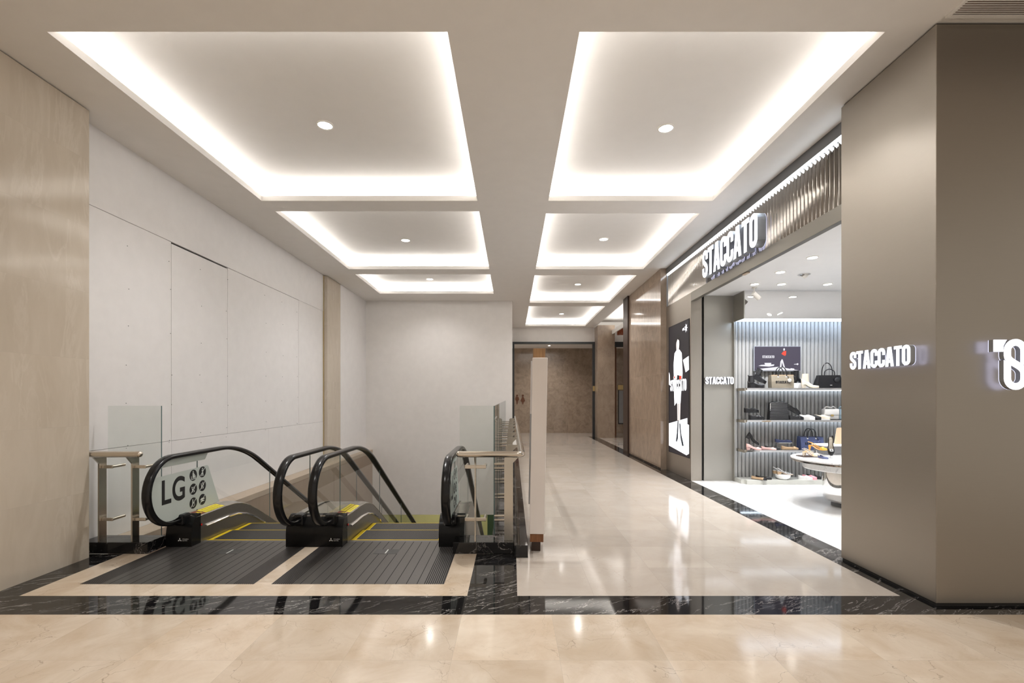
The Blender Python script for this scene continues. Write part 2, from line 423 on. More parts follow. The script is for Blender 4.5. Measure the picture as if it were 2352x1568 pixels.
def fonttext(name, text, mat, parent, o, r, u, n, width, height, d=0.001, bold=0.0):
    """lettering set in the built-in typeface, fitted to width and height"""
    cu = bpy.data.curves.new('t', 'FONT'); cu.body = text; cu.fill_mode = 'FRONT'; cu.offset = bold
    ob = bpy.data.objects.new('t', cu); COL.objects.link(ob)
    me = bpy.data.meshes.new_from_object(ob.evaluated_get(bpy.context.evaluated_depsgraph_get()))
    bpy.data.objects.remove(ob)
    xs = [v.co.x for v in me.vertices]; ys = [v.co.y for v in me.vertices]
    sx = width/(max(xs)-min(xs)); sy = height/(max(ys)-min(ys))
    o, r, u, n = Vector(o), Vector(r), Vector(u), Vector(n)
    x0, y0 = min(xs), min(ys)
    L = ORG.get(parent.name) or Vector((0, 0, 0))
    for v in me.vertices: v.co = o+r*((v.co.x-x0)*sx)+u*((v.co.y-y0)*sy)+n*d-L
    me.name = name; me.materials.clear(); me.materials.append(mat)
    ob = bpy.data.objects.new(name, me); COL.objects.link(ob); ob.parent = parent; ORG[ob.name] = ORG.get(parent.name)
    return ob
def lit_sign(name, label, text, o, r, u, n, width, height, back, front, cat='sign', group=None, halo=True):
    """channel letters: every letter is a part, its lit face and its back glow are sub-parts"""
    t = thing(name, label, cat, o, group)
    gs, tw = word(text); sx = width/tw
    for g in gs:
        polys = [[[(p[0]*sx, p[1]*height) for p in q] for q in poly] for poly in g]
        m = MB()
        for poly in polys: m.prism(poly, o, r, u, n, back, front-0.004)
        L = m.build('letter', M['sign_side'], t)
        m = MB()
        for poly in polys: m.prism(poly, o, r, u, n, front-0.004, front)
        m.build('letter_face', M['sign_face'], L)
        if halo:
            m = MB()
            for poly in polys: m.prism(poly, o, r, u, n, back-0.004, back)
            m.build('letter_backlight', M['halo'], L)
    return t

# ------------------------------------------------------------------ floor
def slab(name, mat, rects, z=0.0, th=0.12):
    m = MB()
    for x0, x1, y0, y1 in rects: m.box(x0, x1, y0, y1, z-th, z)
    return struct(m.build(name, mat))
slab('floor', M['floor'], [(-3.97, 7.0, -2.0, 3.313)])
slab('floor_escalator_surround', M['floor'], [(-3.73, -0.34, 3.626, 3.855), (-3.73, -3.48, 3.855, 4.60), (-2.078, -1.94, 3.855, 4.82), (-0.547, -0.34, 3.855, 4.60)])
slab('floor_corridor', M['floor_corridor'], [(0.04, 2.94, 3.626, 4.49), (0.15, 2.94, 4.49, 20.4), (2.94, 5.2, 18.5, 20.4), (-2.0, 0.15, 18.5, 20.4), (3.24, 6.5, 12.6, 18.5)])
slab('floor_border_black', M['floor_black'], [(-3.97, 7.0, 3.313, 3.626), (-3.97, -3.73, 3.626, 4.60), (-4.3, -3.97, 4.4965, 4.60), (-0.34, 0.04, 3.626, 4.60), (2.94, 3.24, 3.626, 18.5)])
slab('floor_shop', M['shop_floor'], [(3.24, 8.0, 4.44, 8.75)])

# ------------------------------------------------------------------ ceiling with lit coffers
HC = 4.203; REC = 4.46; LIP = 0.07
coffers = [(-3.437, -0.476, 3.54, 6.578), (-3.437, -0.476, 6.95, 10.08), (-3.437, -0.476, 10.50, 12.45),
           (0.499, 2.758, 3.54, 6.578), (0.499, 2.758, 7.03, 10.08), (0.499, 2.758, 10.58, 13.64), (0.499, 2.758, 14.16, 18.05)]
xb = sorted({-4.6, 7.0, 3.30, 3.18, -3.437, -0.476, 0.499, 2.758})
yb = sorted({-2.0, 18.6, 3.445, 4.442, 13.2} | {c[2] for c in coffers} | {c[3] for c in coffers})
m = MB()
for xa, xc in zip(xb, xb[1:]):
    for ya, yc in zip(yb, yb[1:]):
        mx, my = (xa+xc)/2, (ya+yc)/2
        if any(c[0] < mx < c[1] and c[2] < my < c[3] for c in coffers): continue
        if mx > 3.30 and my > 4.442: continue
        if mx > 3.18 and my > 13.2: continue
        m.quad((xa, ya, HC), (xc, ya, HC), (xc, yc, HC), (xa, yc, HC))
bmesh.ops.remove_doubles(m.bm, verts=m.bm.verts[:], dist=1e-5)
struct(m.build('ceiling', M['ceiling'], normals=False))
LEDGE = 0.16
for (x0, x1, y0, y1) in coffers:
    m = MB(); e = LEDGE
    ring = lambda q, z: [(x0-q, y0-q, z), (x1+q, y0-q, z), (x1+q, y1+q, z), (x0-q, y1+q, z)]
    R = [ring(0, HC), ring(0, HC+LIP), ring(e, HC+LIP), ring(e, REC)]
    for a, b in zip(R, R[1:]):
        for i in range(4): m.quad(a[i], a[(i+1) % 4], b[(i+1) % 4], b[i])
    m.quad(*R[3])
    bmesh.ops.remove_doubles(m.bm, verts=m.bm.verts[:], dist=1e-5)
    c = struct(m.build('ceiling_coffer', M['coffer']))
    m = MB(); a, b = 0.075, 0.105; z0, z1 = HC+LIP+0.012, HC+LIP+0.024
    m.box(x0-b, x0-a, y0-b, y1+b, z0, z1); m.box(x1+a, x1+b, y0-b, y1+b, z0, z1)
    m.box(x0-b, x1+b, y0-b, y0-a, z0, z1); m.box(x0-b, x1+b, y1+a, y1+b, z0, z1)
    m.build('led_strip', M['cove'], c)

def downlight(x, y, z, label, group, watts, r=0.075, color=(1, 0.985, 0.965), lens='lamp', spot=140):
    t = thing('downlight', label, 'ceiling light', (x, y, z), group)
    MB().lathe([(r, z-0.010), (r*1.22, z-0.006), (r*1.22, z), (r, z)], (x, y, 0), 28, cap=False).build('trim_ring', M['lamp_ring'], t, True)
    MB().lathe([(0.001, z-0.004), (r, z-0.004), (r, z-0.001), (0.001, z-0.001)], (x, y, 0), 28, cap=False).build('lens', M[lens], t)
    ld = bpy.data.lights.new('downlight_lamp', 'SPOT'); ld.energy = watts; ld.color = color
    ld.spot_size = math.radians(spot); ld.spot_blend = 0.9; ld.shadow_soft_size = 0.05
    lo = bpy.data.objects.new('downlight_lamp', ld); COL.objects.link(lo); lo.parent = t; lo.location = (0, 0, -0.03)
    return t
where = {0: 'nearest left', 1: 'middle left', 2: 'farthest left', 3: 'nearest right', 4: 'second right', 5: 'third right', 6: 'farthest right'}
for i, (x, y) in enumerate([(-2.03, 5.20), (-2.0, 9.0), (-2.05, 11.95), (1.69, 5.26), (1.71, 8.94), (1.72, 12.5), (1.75, 16.9)]):
    downlight(x, y, REC, 'round white downlight glowing in the %s glowing ceiling recess' % where[i], 'downlights in the lit ceiling recesses', DOWN*(0.45 if i == 2 else 1))
for x, y, w in ((-2.0, 1.1, 'left'), (1.65, 1.1, 'right')):  # out-of-view lamps added to brighten the foreground floor
    downlight(x, y, HC-.001, 'added unseen downlight in the plain ceiling over the near floor on the %s' % w, 'added downlights over the near floor', DOWN*0.8)

# ------------------------------------------------------------------ air vent beside the right column
v = thing('air_vent', 'beige slatted air vent in the ceiling above the grey metal column', 'air vent', (3.9, 3.05, HC))
m = MB(); X0, X1, Y0, Y1 = 3.07, 4.9, 2.72, 3.396
for a in ((X0, X1, Y1-0.022, Y1), (X0, X1, Y0, Y0+0.03), (X0, X0+0.022, Y0+.03, Y1-.022), (X1-0.03, X1, Y0+.03, Y1-.022)): m.box(*a, HC-0.016, HC-0.001)
m.build('frame', M['ceiling'], v)
m = MB(); y = Y0+0.04
while y < Y1-0.025:
    m.box(X0+0.022, X1-0.03, y, y+0.0078, HC-0.0150, HC-0.0125); y += 0.0178
m.build('slat', M['ceiling'], v)
B('backing', M['sign_brown'], X0+.01, X1-.01, Y0+.01, Y1-.01, HC-0.0018, HC-0.0008, v)

# ------------------------------------------------------------------ left side: marble wall, hoarding, pilaster, end wall
struct(B('wall_left_marble', M['cream'], -4.6, -3.97, -2.0, 4.496, 0, HC-0.012))
struct(B('shade_strip_left', M['dark_gap'], -4.6, -3.985, -2.0, 4.48, HC-0.012, HC-0.001))  # near-black strip painted in for the shade of the gap under the ceiling
wl = struct(B('wall_left', M['white_wall'], -4.6, -4.165, 4.496, 10.58, 3.408, HC-.0005))
B('backing', M['dark_gap'], -4.6, -4.195, 4.496, 10.58, -0.05, 3.408, wl)
ys = [4.496, 5.86, 7.02, 9.36, 10.58]
for i in range(4):
    B('board', M['white_wall'], -4.195, -4.17, ys[i]+(0.004 if i else 0), ys[i+1]-0.003, 0.975, (3.404, 3.385, 3.402, 3.4065)[i], wl)
ys = [4.496, 5.86, 8.2, 10.58]
for i in range(3): B('board', M['white_wall'], -4.195, -4.168, ys[i]+0.002, ys[i+1]-0.002, 0.05, 0.971, wl)
m = MB()
for y in (5.2, 5.84, 6.42, 7.0, 8.1, 8.7, 9.3):
    for z in (3.2, 2.75, 2.3, 1.85, 1.45, 1.02, 0.93):
        yy, zz = y+random.uniform(-.03, .03), z+random.uniform(-.08, .08)
        r = 0.0035
        m.prism([arc(0, 0, r, 0, 330, 8)], (-4.168, yy, zz), (0, 1, 0), (0, 0, 1), (1, 0, 0), -0.002, 0.004)
m.build('screw_heads', M['trim_grey'], wl)
struct(B('column_left', M['cream'], -4.6, -4.08, 10.58, 11.39, -0.05, HC-0.01))
struct(B('trim_2', M['brass'], -4.172, -4.150, 10.568, 10.58, 0.05, HC-0.01))
struct(B('wall_left_far', M['white_wall'], -4.6, -4.085, 11.39, 13.39, -0.05, HC-.0005))
struct(B('wall_back', M['end_wall'], -4.6, 0.01, 13.39, 13.6, -1.77, HC-.0005))
struct(B('wall_corridor_left', M['end_wall'], -0.2, 0.01, 13.6, 18.5, 0, HC-.0005))
# stair void below the floor
cl = struct(B('wall_void_left', M['cladding'], -4.1, -3.9, 4.86, 13.39, -4.6, -0.03))
B('cap', M['cladding_cap'], -4.165, -3.895, 4.86, 13.39, -0.03, 0.05, cl)
struct(B('wall_void_right', M['end_wall'], -0.2, 0.15, 4.86, 13.39, -4.6, -0.12))
struct(B('wall_void_front', M['end_wall'], -4.1, 0.15, 4.6, 4.78, -4.6, -0.12))
struct(B('floor_lower', M['floor_corridor'], -5.0, 3.0, 4.6, 17.6, -4.75, -4.6))
struct(B('wall_lower_back', M['olive'], -5.0, 3.0, 17.0, 17.2, -4.6, -1.0))
struct(B('ceiling_lower', M['end_wall'], -5.0, 3.0, 13.6, 17.0, -1.3, -1.2))
struct(B('column_lower', M['green_dark'], -0.75, -0.10, 14.6, 15.0, -4.6, -1.3))
ld = bpy.data.lights.new('lower_fill_lamp', 'AREA'); ld.energy = 20; ld.size = 2.0; ld.color = (1, .95, .75)  # unseen area lamp added to light the olive lower wall
lo = bpy.data.objects.new('lower_fill_lamp', ld); COL.objects.link(lo); lo.location = (-2.0, 15.2, -1.36)

# ------------------------------------------------------------------ corridor end and right wall
pier = struct(B('wall_right', M['brown'], 3.11, 3.9, 10.02, 12.7, 0, HC-.001))
struct(B('trim_3', M['dark_wood'], 3.065, 3.9, 12.7, 13.2, 0.0, HC-.001))
struct(B('baseboard_right', M['floor_black'], 3.10, 3.11, 10.02, 12.7, 0, 0.03))
struct(B('column_far', M['brown'], 3.19, 3.83, 17.84, 18.6, 0, HC-.001))
struct(B('wall_bulkhead', M['end_wall'], -0.2, 6.5, 18.5, 18.66, 3.65, HC-.001))
struct(B('wall_far', M['brown_end'], -2.0, 6.5, 20.4, 20.6, 0, 3.6))
struct(B('ceiling_far', M['end_wall'], -2.0, 6.5, 18.66, 20.4, 3.60, 3.68))
d1 = struct(B('door_1', M['dark_metal'], 0.02, 3.19, 18.40, 18.52, 3.565, 3.645))
B('jamb', M['dark_metal'], 0.02, 0.09, 18.40, 18.52, 0, 3.565, d1)
B('jamb', M['dark_metal'], 3.10, 3.188, 18.40, 18.52, 0, 3.565, d1)
d2 = struct(B('door_2', M['dark_metal'], 3.84, 6.0, 18.40, 18.52, 3.45, 3.645))
B('jamb', M['dark_metal'], 3.84, 3.92, 18.40, 18.52, 0, 3.45, d2)
B('jamb_lining', M['walnut'], 4.00, 4.12, 18.9, 19.0, 0, 3.59, d2)
t = thing('switch_plate', 'small brass plate on the grey door frame edge beside the brown pier', 'plate', (3.15, 18.39, 1.8))
MB().box(3.10, 3.185, 18.37, 18.398, 1.75, 1.95, 0.006).build('cover', M['brass'], t)
t = thing('wall_plaque', 'brass plaque on the far wall behind the wooden post', 'plaque', (4.6, 20.39, 1.95))
MB().box(4.50, 4.95, 20.35, 20.398, 1.84, 2.04, 0.006).build('plate', M['brass'], t)
t = thing('wall_mirror', 'tall narrow mirror below the brass plaque on the far wall', 'mirror', (4.7, 20.39, 0.3))
B('pane', M['totem_grey'], 4.55, 4.95, 20.37, 20.396, 0.42, 1.8, t)
m = MB(); m.box(4.52, 4.55, 20.36, 20.398, 0.40, 1.82); m.box(4.52, 4.98, 20.36, 20.398, 0.38, 0.42); m.build('frame', M['dark_metal'], t)
downlight(1.50, 19.3, 3.598, 'round white downlight in the low ceiling beyond the doorway', 'ceiling lights beyond the doorway', 45, 0.05)
# restroom figures on the far wall
def restroom(x, woman):
    t = thing('restroom_sign', ('brown wooden female figure sign with pointed skirt on the far marble wall' if woman else
              'brown wooden male figure sign at the doorway edge on the far marble wall'), 'restroom sign', (x, 20.4, 1.43))
    o, r, u, n = (x, 20.4, 1.25), (1, 0, 0), (0, 0, 1), (0, -1, 0)
    MB().prism([arc(0, 0.34, 0.045, 0, 345, 14)], o, r, u, n, 0.002, 0.02).build('head', M['sign_brown'], t)
    if woman: body = [(-.03, .28), (.03, .28), (.10, .12), (.035, .06), (.015, -.03), (-.015, -.03), (-.035, .06), (-.10, .12)]
    else: body = [(-.06, .28), (.06, .28), (.085, .17), (.04, .12), (.015, -.03), (-.015, -.03), (-.04, .12), (-.085, .17)]
    MB().prism([body], o, r, u, n, 0.002, 0.02).build('body', M['sign_brown'], t)
restroom(0.22, False); restroom(0.46, True)
# side passage ceiling cove and timber lattice
m = MB()
m.quad((3.18, 13.2, HC), (3.18, 17.84, HC), (3.18, 17.84, 4.42), (3.18, 13.2, 4.42))
m.quad((3.18, 13.2, 4.42), (6.5, 13.2, 4.42), (6.5, 18.5, 4.42), (3.18, 18.5, 4.42))
c = struct(m.build('ceiling_passage', M['coffer'], normals=False))
B('led_strip', M['cove'], 3.78, 3.86, 13.3, 17.7, 3.985, 3.997, c)
struct(B('trim_4', M['coffer'], 3.72, 3.76, 13.2, 17.83, 3.86, 4.0))
struct(B('trim_5', M['coffer'], 3.76, 6.5, 13.2, 17.83, 3.96, 3.98))
m = MB()
for i in range(9): m.box(3.9+i*0.28, 3.98+i*0.28, 13.25, 17.8, 3.82, 3.95)
for i in range(15): m.box(3.86, 6.4, 13.3+i*0.3, 13.38+i*0.3, 3.80, 3.93)
struct(m.build('trim_6', M['lattice']))
struct(B('wall_passage', M['brown_end'], 6.5, 6.6, 13.2, 20.4, 0, 4.42))

# ------------------------------------------------------------------ shop front
col = struct(B('column_right', M['champagne'], 3.053, 7.0, 3.445, 4.442, 0.02, HC-0.016, bev=0.004))
struct(B('shade_strip_column', M['dark_gap'], 3.07, 7.0, 3.46, 4.43, HC-0.016, HC-0.001))  # dark colour stands in for shade in the gap above the column
struct(B('shade_strip_base', M['dark_gap'], 3.062, 7.0, 3.455, 4.435, 0.0, 0.02))  # dark colour stands in for shade in the gap at the column foot
struct(B('wall_shopfront', M['champagne'], 3.23, 3.427, 8.645, 10.019, 0.0, 3.398, bev=0.003))
struct(B('trim_8', M['black'], 3.427, 3.47, 8.70, 8.76, 0.0, 3.345))
struct(B('wall_shop_panel', M['panel_metal'], 3.468, 3.99, 8.65, 8.75, 0.0, 3.34))
struct(B('wall_shop_back', M['shop_white'], 3.427, 8.0, 8.76, 8.9, 0.0, 3.40))
struct(B('wall_shop_right', M['shop_white'], 8.0, 8.1, 4.3, 8.9, 0.0, 3.40))
struct(B('wall_shop_front_inside', M['shop_white'], 3.40, 8.0, 4.443, 4.47, 0.0, 3.34))
struct(B('ceiling_shop', M['shop_white'], 3.30, 8.0, 4.443, 8.76, 3.342, 3.40))
sf = thing('shop_fascia', 'polished ribbed metal fascia band above the shoe shop entrance', 'shop fascia', (3.25, 7.2, 3.24))
MB().box(3.23, 3.30, 4.443, 8.644, 3.24, 3.40, 0.003).build('header_beam', M['header'], sf)
B('door_track', M['black'], 3.302, 3.33, 4.443, 8.64, 3.27, 3.341, sf)
m = MB(); y = 4.45; pitch = 0.0695; pts = []
while y < 9.99:
    pts += [(3.285, y), (3.245, y+pitch*0.30), (3.245, y+pitch*0.42)]; y += pitch
poly = pts+[(3.30, pts[-1][1]), (3.30, pts[0][1])]
m.loft([[(p[0], p[1], 3.40) for p in poly], [(p[0], p[1], 4.06) for p in poly]], cap=False)
m.build('rib_panel', M['ribs'], sf)
B('top_trim', M['trim_grey'], 3.225, 3.30, 4.443, 10.019, 4.075, HC-.001, sf)
B('led_strip', M['strip_cool'], 3.228, 3.245, 4.45, 9.99, 4.048, 4.073, sf)
B('end_trim', M['sign_side'], 3.232, 3.30, 9.99, 10.019, 3.40, 4.075, sf)
t = thing('door_sensor', 'small beige sensor box under the shop entrance header', 'sensor', (3.27, 6.5, 3.235))
MB().box(3.245, 3.292, 6.62, 6.76, 3.222, 3.239, 0.006).build('housing', M['cladding_cap'], t)
lit_sign('shop_sign', 'large glowing white STACCATO letters on the ribbed fascia over the entrance', 'STACCATO', (3.245, 7.80, 3.43), (0, -1, 0), (0, 0, 1), (-1, 0, 0), 1.745, 0.435, 0.03, 0.145)
lit_sign('shop_sign', 'glowing white STACCATO letters on the side of the grey metal column', 'STACCATO', (3.053, 4.203, 1.745), (0, -1, 0), (0, 0, 1), (-1, 0, 0), 0.634, 0.153, 0.047, 0.088)
lit_sign('shop_sign', 'small glowing STACCATO letters on the metal panel just inside the entrance', 'STACCATO', (3.474, 8.65, 1.742), (1, 0, 0), (0, 0, 1), (0, -1, 0), 0.505, 0.130, 0.0, 0.055, halo=False)
# monogram on the front of the column
def monogram():
    t = thing('monogram_sign', 'glowing white looped monogram on the front of the grey metal column', 'sign', (3.47, 3.445, 1.56))
    o, r, u, n = (3.455, 3.445, 1.555), (1, 0, 0), (0, 0, 1), (0, -1, 0); h = 0.357
    hw, w = 0.066, 0.46; l, rr, c = hw, w-hw, w/2; rad = c-hw
    s = stroke([(rr, .70), (rr, .74)]+arc(c, 1-hw-rad, rad, 0, 180)+bez((l, 0.68), (l, 0.52), (rr, 0.50), (rr, 0.32))+arc(c, hw+rad, rad, 0, -180)+[(l, .27), (l, .31)], hw)
    pieces = [s, [(w-2*hw, .698), (w, .698), (w, .455), (w-2*hw, .535)], [(0, .312), (2*hw, .312), (2*hw, .475), (0, .585)],
              [(-.205, .75), (-.205, .985), (.05, .985), (-.012, .87), (-.02, .75)]]
    for nm, q in zip(('loop', 'bar', 'bar', 'arm'), pieces):
        poly = [[(p[0]*h, p[1]*h) for p in q]]
        P = MB().prism(poly, o, r, u, n, 0.047, 0.080).build(nm, M['sign_side'], t)
        MB().prism(poly, o, r, u, n, 0.080, 0.084).build('lit_face', M['sign_face'], P)
        MB().prism(poly, o, r, u, n, 0.043, 0.047).build('backlight', M['halo'], P)
monogram()
# advertising screen beside the entrance
def ad_screen():
    t = thing('advertising_screen', 'tall portrait advertising screen with a woman in white on black', 'screen', (3.23, 9.28, 0.406))
    # frame x runs from far edge (0) towards the camera, y up
    o, r, u, n = (3.23, 9.84, 0.406), (0, -1, 0), (0, 0, 1), (-1, 0, 0); Wd, Hh = 1.12, 2.525
    P = lambda *q: [[(a*Wd, b*Hh) for a, b in q]]
    fr = [(0, 0), (1, 0), (1, 1), (0, 1)]
    MB().prism(P(*fr), o, r, u, n, 0.001, 0.004).build('display_panel', M['screen_black'], t)
    MB().prism([[(-.012, -.012), (Wd+.012, -.012), (Wd+.012, Hh+.012), (-.012, Hh+.012)], [(0, 0), (0, Hh), (Wd, Hh), (Wd, 0)]], o, r, u, n, 0.0, 0.008).build('frame', M['black'], t)
    def g(nm, mat, k, *qs):
        m = MB()
        for q in qs: m.prism(P(*q), o, r, u, n, 0.004+0.0008*k, 0.0046+0.0008*k)
        m.build(nm, M[mat], t)
    g('white_floor', 'screen_white', 0, [(0, .045), (.88, .012), (1, .03), (1, .236), (.92, .24), (.92, .285), (0, .225)])
    g('flying_pages', 'screen_white', 0, [(.72, .715), (.98, .735), (.99, .635), (.84, .62)], [(0, .64), (.04, .62), (.07, .53), (0, .54)])
    coat = [(.30, .78), (.42, .805), (.55, .80), (.66, .77), (.70, .62), (.68, .575), (.55, .59), (.40, .575), (.27, .60), (.25, .69)]
    g('coat', 'screen_white', 1, coat, [(.25, .60), (.36, .60), (.42, .40), (.30, .37)], [(.36, .50), (.64, .50), (.60, .39), (.43, .385)])
    g('legs', 'screen_skin', 1, [(.44, .40), (.51, .40), (.51, .255), (.45, .255)], [(.53, .40), (.60, .40), (.58, .255), (.525, .255)])
    g('face', 'screen_skin', 2, [(.40, .80), (.39, .86), (.44, .895), (.52, .89), (.55, .85), (.52, .80), (.47, .785)])
    g('hair', 'screen_hair', 3, [(.37, .80), (.36, .88), (.42, .925), (.53, .92), (.58, .87), (.56, .80), (.54, .87), (.46, .885), (.40, .86)])
    g('bag', 'screen_black', 2, [(.44, .61), (.58, .60), (.56, .57), (.42, .575)])
    g('red_cuff', 'screen_red', 3, [(.55, .60), (.66, .60), (.65, .575), (.55, .57)])
    g('red_cuff', 'screen_red', 3, [(.27, .60), (.34, .60), (.33, .585), (.27, .585)])
    g('boots', 'screen_boot', 2, [(.46, .26), (.51, .26), (.49, .17), (.48, .12), (.42, .09), (.37, .095), (.42, .16)], [(.54, .24), (.60, .235), (.64, .16), (.73, .10), (.76, .075), (.68, .07), (.61, .12)])
    m = MB(); flatword(m, 'STACCATO', Vector(o)+Vector(r)*0.08*Wd+Vector(u)*0.485*Hh, r, u, n, 0.80*Wd, 0.088*Hh, 0.0075, 0.0082); m.build('lettering', M['screen_white'], t)
    star = []
    for i in range(14):
        a = i*2*PI/14; q = .075 if i % 2 == 0 else .03
        star.append((.86+q*math.cos(a), .945+q*.45*math.sin(a)))
    g('emblem', 'screen_white', 1, star, [(.70, .95), (.78, .953), (.78, .937), (.70, .933)])
ad_screen()

# ------------------------------------------------------------------ shop interior
BW = 8.62
m = MB(); x = 4.0; pitch = 0.0690; prof = []
while x < 7.9:
    for i in range(7):
        a = PI*i/6; prof.append((x+pitch/2-pitch/2*math.cos(a), BW+0.03-0.038*math.sin(a)))
    x += pitch
m.loft([[(p[0], p[1], 0.075) for p in prof], [(p[0], p[1], 2.88) for p in prof]], cap=False, closed=False)
fl = struct(m.build('wall_shop_fluted', M['flute'], smooth=False))
struct(B('wall_shop_flute_side', M['panel_metal'], 3.985, 4.0, 8.60, 8.75, 0.0, 2.87))
can = thing('shelf_canopy', 'mirror faced canopy with glowing underside above the shoe shelves', 'canopy', (6.0, 8.4, 2.86))
B('side_panel', M['panel_metal'], 3.99, 4.005, 8.24, 8.649, 2.862, 3.338, can)
k = NT('wavy_mirror'); k.set(**{'Base Color': (0.90, 0.885, 0.87), 'Metallic': 1.0, 'Roughness': 0.03}); k.bump(k.noise(k.pos((1, 1, .6)), 1.6, 2), 0.25, 0.1)
B('mirror_front', k.m, 4.005, 7.99, 8.24, 8.26, 2.862, 3.338, can)
B('light_panel', M['canopy_led'], 4.005, 7.99, 8.26, 8.60, 2.866, 2.876, can)
def shelf(z, label):
    s = thing('wall_shelf', label, 'shelf', (6.0, 8.44, z), 'mirror finish shelves on the fluted wall')
    MB().box(4.06, 7.98, 8.27, 8.615, z-0.036, z, 0.002).build('board', M['chrome'], s)
    B('led_strip', M['shelf_led'], 4.10, 7.95, 8.56, 8.60, z-0.044, z-0.0365, s)
    B('bracket', M['steel'], 4.03, 4.06, 8.30, 8.615, z-0.05, z, s)
S1, S2, S3, SP = 1.668, 1.115, 0.595, 0.075
shelf(S1, 'topmost mirror shelf holding ankle boots and a beige tote')
shelf(S2, 'middle mirror shelf holding loafers and a black quilted handbag')
shelf(S3, 'lowest mirror shelf holding pumps and a blue tote')
t = thing('display_plinth', 'long low grey plinth carrying flats along the fluted wall', 'plinth', (6.0, 8.4, 0))
MB().box(4.06, 7.98, 8.27, 8.612, 0.0, SP, 0.004).build('plinth_body', M['plinth'], t)
MB().box(4.0, 4.06, 8.35, 8.60, 0.0, SP-.003).build('end_cheek', M['plinth'], t)
for i, (x, y, lab) in enumerate([(3.94, 6.28, 'nearest to the entrance header'), (3.93, 7.01, 'second in the row along the entrance header'), (3.93, 7.755, 'third in the row along the entrance header'),
                    (4.365, 7.755, 'in the middle of the row before the mirror canopy'), (5.11, 7.755, 'nearest the metal column in the row before the mirror canopy'), (5.6, 6.3, 'added unseen over the far side of the round table'), (5.0, 5.4, 'added unseen just behind the grey metal column')]):  # the last two are unseen lamps added to light the shop
    downlight(x, y, 3.341, 'round white shop downlight ' + lab, 'shop ceiling downlights', SHOPW, 0.06, (0.98, 0.99, 1.0), 'lamp', 120)
t = thing('gimbal_light', 'adjustable chrome ringed spotlight recessed in the shop ceiling', 'ceiling light', (4.36, 7.15, 3.341))
MB().lathe([(0.055, 3.330), (0.085, 3.334), (0.085, 3.341), (0.055, 3.341)], (4.36, 7.15, 0), 24, cap=False).build('trim_ring', M['chrome'], t, True)
MB().tube([(4.36, 7.15, 3.345), (4.40, 7.15, 3.315)], 0.045, 16).build('lamp_head', M['lamp_ring'], t, True)
t = thing('track_spotlight', 'small white spotlight hanging from the shop ceiling corner', 'spotlight', (4.05, 8.0, 3.341))
MB().lathe([(0.04, 3.325), (0.04, 3.341)], (4.05, 8.0, 0), 18).build('ceiling_rose', M['lamp_ring'], t, True)
MB().tube([(4.05, 8.0, 3.33), (4.04, 8.0, 3.24)], 0.008, 8).build('stem', M['lamp_ring'], t, True)
MB().tube([(4.03, 8.0, 3.25), (4.14, 8.02, 3.16)], 0.04, 16).build('lamp_head', M['lamp_ring'], t, True)
# shop television
def television():
    t = thing('television', 'wall television showing a red jacketed figure and STACCATO', 'television', (4.74, 8.58, 1.974))
    o, r, u, n = (4.325, 8.585, 1.974), (1, 0, 0), (0, 0, 1), (0, -1, 0); w, h = 0.835, 0.447
    P = lambda *q: [[(a*w, b*h) for a, b in q]]
    MB().prism(P((0, 0), (1, 0), (1, 1), (0, 1)), o, r, u, n, 0.0, 0.03).build('casing', M['sign_side'], t)
    MB().prism(P((.01, .02), (.99, .02), (.99, .98), (.01, .98)), o, r, u, n, 0.03, 0.032).build('screen', M['screen_grey'], t)
    def g(nm, mat, k, *qs):
        m = MB()
        for q in qs: m.prism(P(*q), o, r, u, n, 0.032+0.0006*k, 0.0325+0.0006*k)
        m.build(nm, M[mat], t)
    g('stage_shapes', 'screen_tv_white', 1, [(.22, .33), (.23, .26), (.36, .26), (.365, .33)], [(.09, .21), (.15, .25), (.43, .27), (.42, .21), (.32, .18)],
      [(.05, .08), (.50, .17), (.72, .11), (.95, .03), (.20, .03)], [(.78, .12), (.86, .10), (.85, .03), (.77, .05)])
    g('figure_head', 'screen_tv_white', 2, [(.62, .89), (.645, .92), (.66, .88), (.65, .82), (.625, .82)])
    g('figure_jacket', 'screen_red', 2, [(.58, .69), (.62, .78), (.65, .80), (.685, .81), (.68, .65), (.66, .61), (.63, .63)])
    g('figure_legs', 'screen_tv_white', 2, [(.55, .16), (.56, .38), (.59, .48), (.61, .46), (.66, .13), (.63, .13), (.595, .36), (.58, .16)])
    g('emblem', 'screen_tv_white', 2, [(.85, .28), (.90, .29), (.93, .32), (.95, .28), (.93, .24), (.90, .265), (.85, .265)])
    m = MB(); flatword(m, 'STACCATO', Vector(o)+Vector(r)*.175*w+Vector(u)*.52*h, r, u, n, .255*w, .105*h, .033, .034); m.build('lettering', M['screen_tv_white'], t)
television()
